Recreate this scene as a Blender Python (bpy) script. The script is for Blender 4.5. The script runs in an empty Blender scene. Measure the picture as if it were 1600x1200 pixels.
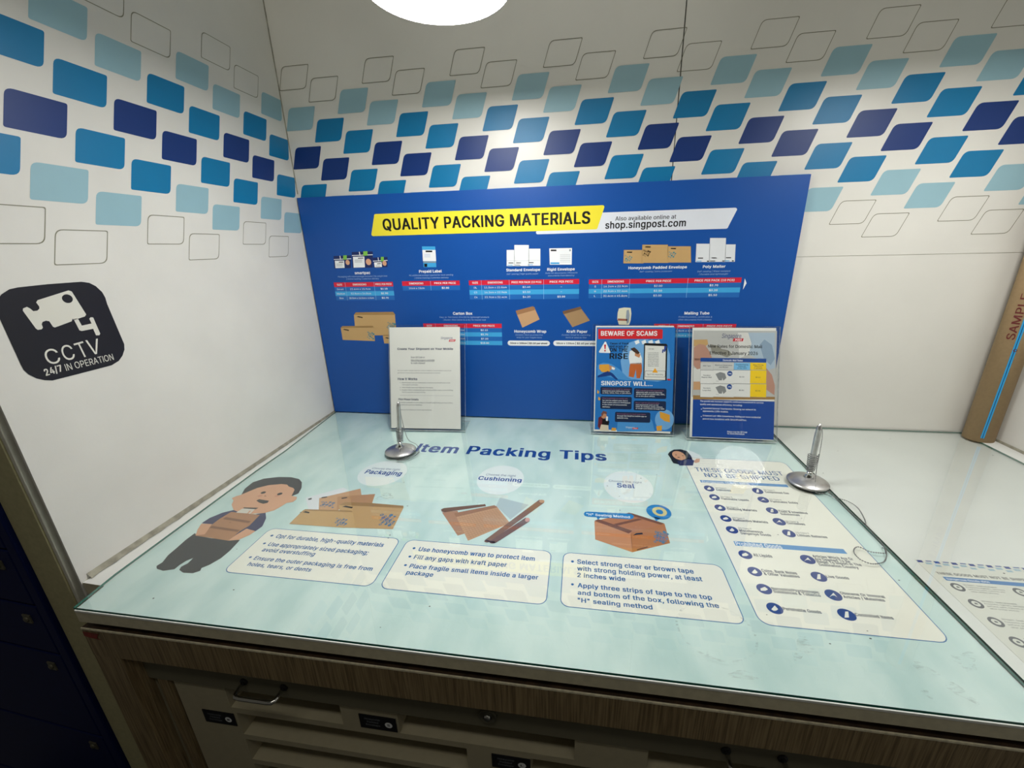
import bpy, bmesh, math, random, json
from mathutils import Vector, Matrix
from mathutils.geometry import delaunay_2d_cdt
random.seed(7)
SC = bpy.context.scene
COL = SC.collection

# ------------------------------------------------------------------ camera
cam_d = bpy.data.cameras.new('camera'); cam = bpy.data.objects.new('camera', cam_d); COL.objects.link(cam)
R = ((0.989116, -0.023835, 0.145193), (0.145159, 0.319351, -0.936453), (-0.024047, 0.947337, 0.319335))
CP = Vector((0.81125, -1.19475, 0.50712))
cam.matrix_world = Matrix.Translation(CP) @ Matrix(R).to_4x4()
cam_d.sensor_width = 36; cam_d.lens = 647.279 / 1600 * 36
cam_d.shift_x = -10.215 / 1600; cam_d.shift_y = 3.884 / 1600
cam_d.clip_start = 0.02
SC.camera = cam

# ------------------------------------------------------------------ light
world = bpy.data.worlds.new('world'); SC.world = world; world.use_nodes = True
bg = world.node_tree.nodes['Background']
bg.inputs[0].default_value = (1.0, 0.94, 0.78, 1); bg.inputs[1].default_value = 0.05
def area(name, loc, target, sx, sy, power, col):
    d = bpy.data.lights.new(name, 'AREA'); d.shape = 'RECTANGLE'; d.size = sx; d.size_y = sy
    d.energy = power; d.color = col
    o = bpy.data.objects.new(name, d); COL.objects.link(o); o.location = loc
    o.rotation_euler = (Vector(target) - Vector(loc)).to_track_quat('-Z', 'Y').to_euler()
    return o
LAMP = 54.0
area('fill_light', (0.7, -1.45, 1.71), (0.7, -0.25, 0.7), 1.4, 0.3, 7.5, (1.0, 0.965, 0.86))  # added unseen fill, placed to lift the dim upper walls
SC.view_settings.view_transform = 'Standard'; SC.view_settings.look = 'None'
SC.cycles.transparent_max_bounces = 40; SC.cycles.max_bounces = 12
SC.view_settings.exposure = 0.0; SC.view_settings.gamma = 1.0
SC.view_settings.use_curve_mapping = False

# ------------------------------------------------------------------ materials
def lin(h):
    h = h.lstrip('#'); c = [int(h[i:i+2], 16) / 255 for i in (0, 2, 4)]
    return tuple((x / 12.92 if x <= .04045 else ((x + .055) / 1.055) ** 2.4) for x in c) + (1,)
MATS = {}
def mat(name, hexc, rough=.5, metal=0, spec=.5, var=.06, scale=30, bump=0, bscale=200, stretch=None, dark=None):
    if name in MATS: return MATS[name]
    m = bpy.data.materials.new(name); m.use_nodes = True; N = m.node_tree.nodes; L = m.node_tree.links
    b = N['Principled BSDF']; b.inputs['Roughness'].default_value = rough; b.inputs['Metallic'].default_value = metal
    b.inputs['Specular IOR Level'].default_value = spec
    tc = N.new('ShaderNodeTexCoord'); mp = N.new('ShaderNodeMapping'); L.new(tc.outputs['Object'], mp.inputs[0])
    if stretch: mp.inputs['Scale'].default_value = stretch
    nz = N.new('ShaderNodeTexNoise'); nz.inputs['Scale'].default_value = scale; nz.inputs['Detail'].default_value = 5
    L.new(mp.outputs[0], nz.inputs['Vector'])
    cr = N.new('ShaderNodeValToRGB'); c = lin(hexc)
    d = lin(dark) if dark else tuple(x * (1 - var) for x in c[:3]) + (1,)
    cr.color_ramp.elements[0].position = .35; cr.color_ramp.elements[0].color = d
    cr.color_ramp.elements[1].position = .62; cr.color_ramp.elements[1].color = c
    L.new(nz.outputs['Fac'], cr.inputs[0]); L.new(cr.outputs[0], b.inputs['Base Color'])
    if bump:
        n2 = N.new('ShaderNodeTexNoise'); n2.inputs['Scale'].default_value = bscale; n2.inputs['Detail'].default_value = 3
        L.new(mp.outputs[0], n2.inputs['Vector'])
        bp = N.new('ShaderNodeBump'); bp.inputs['Strength'].default_value = bump; bp.inputs['Distance'].default_value = .002
        L.new(n2.outputs['Fac'], bp.inputs['Height']); L.new(bp.outputs[0], b.inputs['Normal'])
    MATS[name] = m; return m
def clear_mat(name, tint, rough, ior):
    m = bpy.data.materials.new(name); m.use_nodes = True; N = m.node_tree.nodes; L = m.node_tree.links
    N.remove(N['Principled BSDF']); out = N['Material Output']
    tr = N.new('ShaderNodeBsdfTransparent'); tr.inputs[0].default_value = tint
    gl = N.new('ShaderNodeBsdfGlossy'); gl.inputs['Roughness'].default_value = rough
    nz = N.new('ShaderNodeTexNoise'); nz.inputs['Scale'].default_value = 9; nz.inputs['Detail'].default_value = 6
    tc = N.new('ShaderNodeTexCoord'); L.new(tc.outputs['Object'], nz.inputs['Vector'])
    mr = N.new('ShaderNodeMapRange'); mr.inputs[1].default_value = .35; mr.inputs[2].default_value = .7
    mr.inputs[3].default_value = rough * .5; mr.inputs[4].default_value = rough * 2.2
    L.new(nz.outputs['Fac'], mr.inputs[0]); L.new(mr.outputs[0], gl.inputs['Roughness'])
    fr = N.new('ShaderNodeFresnel'); fr.inputs[0].default_value = ior
    ge = N.new('ShaderNodeNewGeometry'); iv = N.new('ShaderNodeMath'); iv.operation = 'SUBTRACT'; iv.inputs[0].default_value = 1
    L.new(ge.outputs['Backfacing'], iv.inputs[1])
    f2 = N.new('ShaderNodeMath'); f2.operation = 'MULTIPLY'; L.new(fr.outputs[0], f2.inputs[0]); f2.inputs[1].default_value = 2   # both faces of the sheet reflect: 2F/(1+F)
    f1 = N.new('ShaderNodeMath'); f1.operation = 'ADD'; L.new(fr.outputs[0], f1.inputs[0]); f1.inputs[1].default_value = 1
    fd = N.new('ShaderNodeMath'); fd.operation = 'DIVIDE'; L.new(f2.outputs[0], fd.inputs[0]); L.new(f1.outputs[0], fd.inputs[1])
    mu = N.new('ShaderNodeMath'); mu.operation = 'MULTIPLY'; L.new(fd.outputs[0], mu.inputs[0]); L.new(iv.outputs[0], mu.inputs[1])
    mx = N.new('ShaderNodeMixShader'); L.new(mu.outputs[0], mx.inputs[0]); L.new(tr.outputs[0], mx.inputs[1]); L.new(gl.outputs[0], mx.inputs[2])
    L.new(mx.outputs[0], out.inputs[0]); MATS[name] = m; return m
GLASS = clear_mat('counter_glass', (.978, .992, .988, 1), .012, 1.5)
ACRYL = clear_mat('clear_acrylic', (.985, .99, .985, 1), .008, 1.47)
GEDGE = mat('glass_edge_green', '#1f6b5c', .12, spec=.6, scale=60)
AEDGE = mat('acrylic_edge', '#d5dddd', .3, spec=.6, var=.4, scale=70)
WALL = mat('white_laminate_wall', '#dedcd5', .33, spec=.45, var=.05, scale=5, bump=.05, bscale=260)
WALLL = mat('white_laminate_side', '#dddbd5', .45, spec=.4, var=.06, scale=6, bump=.05, bscale=240)
SEAM = mat('seam_dark', '#55534a', .8)
JOINT = mat('seam_white', '#c9c7bd', .6)
TRIM = mat('beige_post', '#b5ae86', .6, var=.12, scale=120)
BEAD = mat('grey_white_bead', '#d8d7ca', .5, var=.15)
LOCK = mat('navy_locker_paint', '#081648', .6, spec=.15, var=.1, scale=50)
GAPSHADE = mat('wall_gap_shade', '#03071a', .6)  # near-black colour paints the shadow in the slot beside the left wall
STEEL = mat('brushed_steel', '#d0cfce', .34, metal=1, var=.12, scale=80)
DSTEEL = mat('dull_lock_steel', '#6f6c5c', .55, metal=.6, var=.2)
CHAIN = mat('bead_chain_steel', '#8f9090', .3, metal=1, var=.1)
CHROME = mat('chrome', '#dcdcda', .12, metal=1, var=.05)
RUBBER = mat('black_rubber', '#17181a', .6)
WHLAM = mat('white_counter_laminate', '#e2e3df', .4, var=.05, scale=9)
CREAM = mat('counter_edge_band', '#d0c8ac', .5, var=.12, scale=90)
WOOD = mat('vertical_grain_wood', '#948160', .5, scale=520, stretch=(1, 1, .025), dark='#67553a', bump=.25, bscale=160)
WOODSHADE = mat('shaded_wood_recess', '#463321', .6, scale=55, stretch=(1, 1, .05), dark='#2c2014')  # wood colour darkened to paint in the shadow under the worktop
RAWEDGE = mat('pale_board_edge', '#e4dabd', .6, var=.25, scale=150)
GREYP = mat('grey_cabinet_rail', '#6f6a57', .5, var=.06)
WHITEP = mat('white_cabinet_board', '#aea58b', .5, var=.06, scale=70)
INNER = mat('cabinet_inside', '#b3a98c', .7, var=.08)
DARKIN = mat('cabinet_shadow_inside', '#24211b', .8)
BLACKL = mat('black_label', '#0b0c14', .35)
CARD = mat('brown_cardboard_tube', '#a08662', .75, var=.08, scale=150)
CARDIN = mat('cardboard_end', '#7d6646', .8)
CAULK = mat('old_caulk', '#a39f8e', .8, var=.35, scale=60, bump=.5, bscale=90)
BOARD = mat('blue_board_face', '#0b4d9e', .42, spec=.4, var=.03, scale=4)
BOARDE = mat('board_edge', '#1a3f7d', .5)
POSTER = mat('aqua_poster', '#d2e5e1', .55, scale=16, dark='#bcd6d3', stretch=(1, .45, 1), bump=.5, bscale=26)
SMUDGE = bpy.data.materials.new('grey_smudge'); SMUDGE.use_nodes = True
FLOOR = mat('dark_floor', '#3a3a38', .6, scale=12, var=.2)
CEIL = mat('ceiling_paint', '#b5b3a8', .9)
SHADE = mat('white_lamp_shade', '#e8e6df', .4)
CORD = mat('lamp_cord', '#d8d6cf', .6)
def lampmat(name, power):
    m = bpy.data.materials.new(name); m.use_nodes = True; N = m.node_tree.nodes; L = m.node_tree.links
    b = N['Principled BSDF']; b.inputs['Base Color'].default_value = (1, 1, 1, 1)
    b.inputs['Emission Color'].default_value = (1.0, .985, .95, 1); b.inputs['Emission Strength'].default_value = power
    return m
LAMPM = lampmat('lamp_diffuser', LAMP); LAMPM2 = lampmat('lamp_diffuser_dimmed', LAMP*.68)  # second lamp dimmed so the right side doesn't come out too bright
INK = {
 'yellow': '#f1e13a', 'bannerwhite': '#dfe3ec', 'black': '#111114', 'white': '#eef0f2', 'tred': '#d3213c', 'tmid': '#2066b4',
 'tlight': '#3fa3dc', 'tline': '#8fbfe6', 'ltext': '#9db9e2', 'navy': '#14265f', 'green': '#7fc04a', 'gtext': '#8d9299', 'skin': '#d9a583',
 'kraft': '#c4a06c', 'kraftdark': '#a3804f', 'doodle': '#3f8793', 'doodle2': '#52799c', 'offwhite': '#dfe2e6', 'tan': '#c79d75', 'tan2': '#b98d63',
 'tandark': '#a07552', 'kraftbrown': '#a58560', 'kraftbrown2': '#b08565', 'kraftdk': '#77583f', 'tape': '#d9d6bd', 'tapedark': '#8f9aa6',
 'tapebrown': '#9a5f4d', 'stick': '#1c1b22', 'pale0': '#dcdad0', 'inkblue': '#0f4391', 'ink': '#31507c', 'badge': '#e4ebea', 'outl': '#2f6fa8',
 'panelw': '#efede2', 'inkmid': '#1f62a0', 'tan3': '#b48a64', 'trouser': '#2b2f31', 'shirt': '#2b315c', 'boxp': '#b07f5a', 'boxstrap': '#84593e', 'hair': '#23262a',
 'neck': '#d8d2c6', 'blush': '#cf9173', 'bubble': '#b4c5c9', 'tubeb': '#84624b', 'tubeb2': '#76574a', 'pinkish': '#cf9f93', 'boxtop': '#b6794d',
 'boxl': '#c58a5c', 'boxr': '#b5773f', 'tapeb': '#7d4f30', 'tagblue': '#2382c4', 'tape2': '#d9cc8f', 'barb': '#5b96cc', 'icon': '#1c3c86',
 'gtext2': '#2f3b52', 'notice': '#dcdcd3', 'navyp': '#27418f', 'navyp2': '#6179ae', 'palep': '#9fbccb', 'gtext3': '#6a6d70', 'barb2': '#4e83ba',
 'ringg': '#63666b', 'paper': '#e4e4e0', 'logonavy': '#2b3a74', 'logored': '#d0202f', 'inknavy': '#1f3158', 'postblue': '#2177c4',
 'postlight': '#74ace0', 'postlight2': '#4b96d6', 'red': '#d2232e', 'orangep': '#c76a35', 'shirtp': '#4a342c', 'skin2': '#c98e68', 'yel': '#f0a826',
 'yel2': '#e2a43c', 'navyp3': '#123e86', 'navybox': '#15294d', 'palepink': '#a06a86', 'maroon': '#6e2530', 'cream': '#dccfb8', 'maroon2': '#7d5049',
 'photog': '#b9bab8', 'postnavy': '#0f479c', 'shirtb': '#a9bccd', 'shirtb2': '#8aa1b8', 'photow': '#d5d5d2', 'skin3': '#b98d7c',
 'darkbl': '#8d8c82', 'tblue': '#124a9a', 'yel3': '#f4cf1e', 'cellg': '#c9cac9', 'cellb': '#7cbde8', 'cellw': '#e3e3e1', 'envg': '#8b8e90',
 'wallnavy': '#0c3172', 'wallblue': '#0074a6', 'wallpale': '#93b8c4', 'wallline': '#83826f', 'envedge': '#b3bac8', 'tapeblue': '#2f9bd2', 'penred': '#6b2323'}
def ink(c):
    gl = {'panelw': .6, 'badge': .6}
    return mat('ink_' + c, INK[c], gl.get(c, .42), var=.035, scale=12, spec=.4)

# ------------------------------------------------------------------ mesh helpers
class MB:
    def __init__(s): s.v = []; s.f = []; s.m = []; s.mats = []; s.sm = []
    def mi(s, m):
        if m not in s.mats: s.mats.append(m)
        return s.mats.index(m)
    def face(s, pts, m, sm=False):
        b = len(s.v); s.v += [tuple(p) for p in pts]; s.f.append(list(range(b, b + len(pts)))); s.m.append(s.mi(m)); s.sm.append(sm)
    def geo(s, vs, fs, m, sm=False):
        b = len(s.v); s.v += [tuple(p) for p in vs]; k = s.mi(m)
        for f in fs: s.f.append([b + i for i in f]); s.m.append(k); s.sm.append(sm)
    def box(s, x0, x1, y0, y1, z0, z1, m, bev=0):
        if bev <= 0:
            vs = [(x0,y0,z0),(x1,y0,z0),(x1,y1,z0),(x0,y1,z0),(x0,y0,z1),(x1,y0,z1),(x1,y1,z1),(x0,y1,z1)]
            s.geo(vs, [(0,3,2,1),(4,5,6,7),(0,1,5,4),(1,2,6,5),(2,3,7,6),(3,0,4,7)], m)
        else:
            bm = bmesh.new(); bmesh.ops.create_cube(bm, size=1)
            for v in bm.verts: v.co = Vector(((x0+x1)/2 + v.co.x*(x1-x0), (y0+y1)/2 + v.co.y*(y1-y0), (z0+z1)/2 + v.co.z*(z1-z0)))
            bmesh.ops.bevel(bm, geom=bm.edges[:], offset=bev, segments=2, affect='EDGES', profile=.5)
            s.geo([v.co.copy() for v in bm.verts], [[v.index for v in f.verts] for f in bm.faces], m); bm.free()
    def prism(s, poly, z0, z1, mtop, mside=None):
        n = len(poly); lo = [(x, y, z0) for x, y in poly]; hi = [(x, y, z1) for x, y in poly]
        a = sum(poly[i][0]*poly[(i+1)%n][1]-poly[(i+1)%n][0]*poly[i][1] for i in range(n))
        if a < 0: lo.reverse(); hi.reverse()
        s.geo(hi, [list(range(n))], mtop); s.geo(lo, [list(range(n))[::-1]], mtop)
        s.geo(lo + hi, [(i, (i+1)%n, n+(i+1)%n, n+i) for i in range(n)], mside or mtop)
    def lathe(s, prof, c, m, seg=48, axis=None, sm=True):
        q = Vector((0,0,1)).rotation_difference(Vector(axis).normalized()) if axis else None
        vs = []; fs = []
        for r, z in prof:
            for k in range(seg):
                a = 2*math.pi*k/seg; p = Vector((r*math.cos(a), r*math.sin(a), z))
                if q: p = q @ p
                vs.append(Vector(c) + p)
        for i in range(len(prof)-1):
            for k in range(seg):
                fs.append((i*seg+k, i*seg+(k+1)%seg, (i+1)*seg+(k+1)%seg, (i+1)*seg+k))
        s.geo(vs, fs, m, sm)
    def tube(s, pts, r, m, seg=8, caps=True):
        pts = [Vector(p) for p in pts]; rings = []; vs = []; fs = []
        up = Vector((0,0,1))
        for i, p in enumerate(pts):
            t = (pts[min(i+1, len(pts)-1)] - pts[max(i-1, 0)]).normalized()
            a = t.cross(up)
            if a.length < .05: a = t.cross(Vector((1,0,0)))
            a.normalize(); b = a.cross(t)
            rr = r[i] if isinstance(r, (list, tuple)) else r
            for k in range(seg):
                an = 2*math.pi*k/seg; vs.append(p + a*rr*math.cos(an) + b*rr*math.sin(an))
        for i in range(len(pts)-1):
            for k in range(seg): fs.append((i*seg+k, i*seg+(k+1)%seg, (i+1)*seg+(k+1)%seg, (i+1)*seg+k))
        if caps: fs.append(list(range(seg))[::-1]); fs.append([(len(pts)-1)*seg+k for k in range(seg)])
        s.geo(vs, fs, m, True)
WORLD = {}
# parents never carry rotation; every child sits at its parent's origin
def build(mb, name, parent=None, label=None, xf=None, kind=None, alt=None):
    me = bpy.data.meshes.new(name)
    vs = [xf(p) for p in mb.v] if xf else mb.v
    if parent is not None: org = WORLD[parent.name]
    else:
        xs = [p[0] for p in vs]; ys = [p[1] for p in vs]; zs = [p[2] for p in vs]
        org = Vector(((min(xs)+max(xs))/2, (min(ys)+max(ys))/2, min(zs)))
    me.from_pydata([(p[0]-org.x, p[1]-org.y, p[2]-org.z) for p in vs], [], mb.f)
    for m in mb.mats: me.materials.append(m)
    me.polygons.foreach_set('material_index', mb.m); me.polygons.foreach_set('use_smooth', mb.sm)
    me.update()
    o = bpy.data.objects.new(name, me); COL.objects.link(o)
    if parent is not None: o.parent = parent
    else: o.location = org
    WORLD[o.name] = org.copy()
    if label: o['label'] = label
    if kind: o['kind'] = kind
    return o
def tag(o, label, cat, group=None):
    o['label'] = label; o['category'] = cat
    if group: o['group'] = group
    return o
def thing(name, loc, label, cat, group=None):
    o = bpy.data.objects.new(name, None); COL.objects.link(o); o.location = loc; o.empty_display_size = .02
    WORLD[o.name] = Vector(loc); return tag(o, label, cat, group)
def struct(o): o['kind'] = 'structure'; return o

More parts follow.
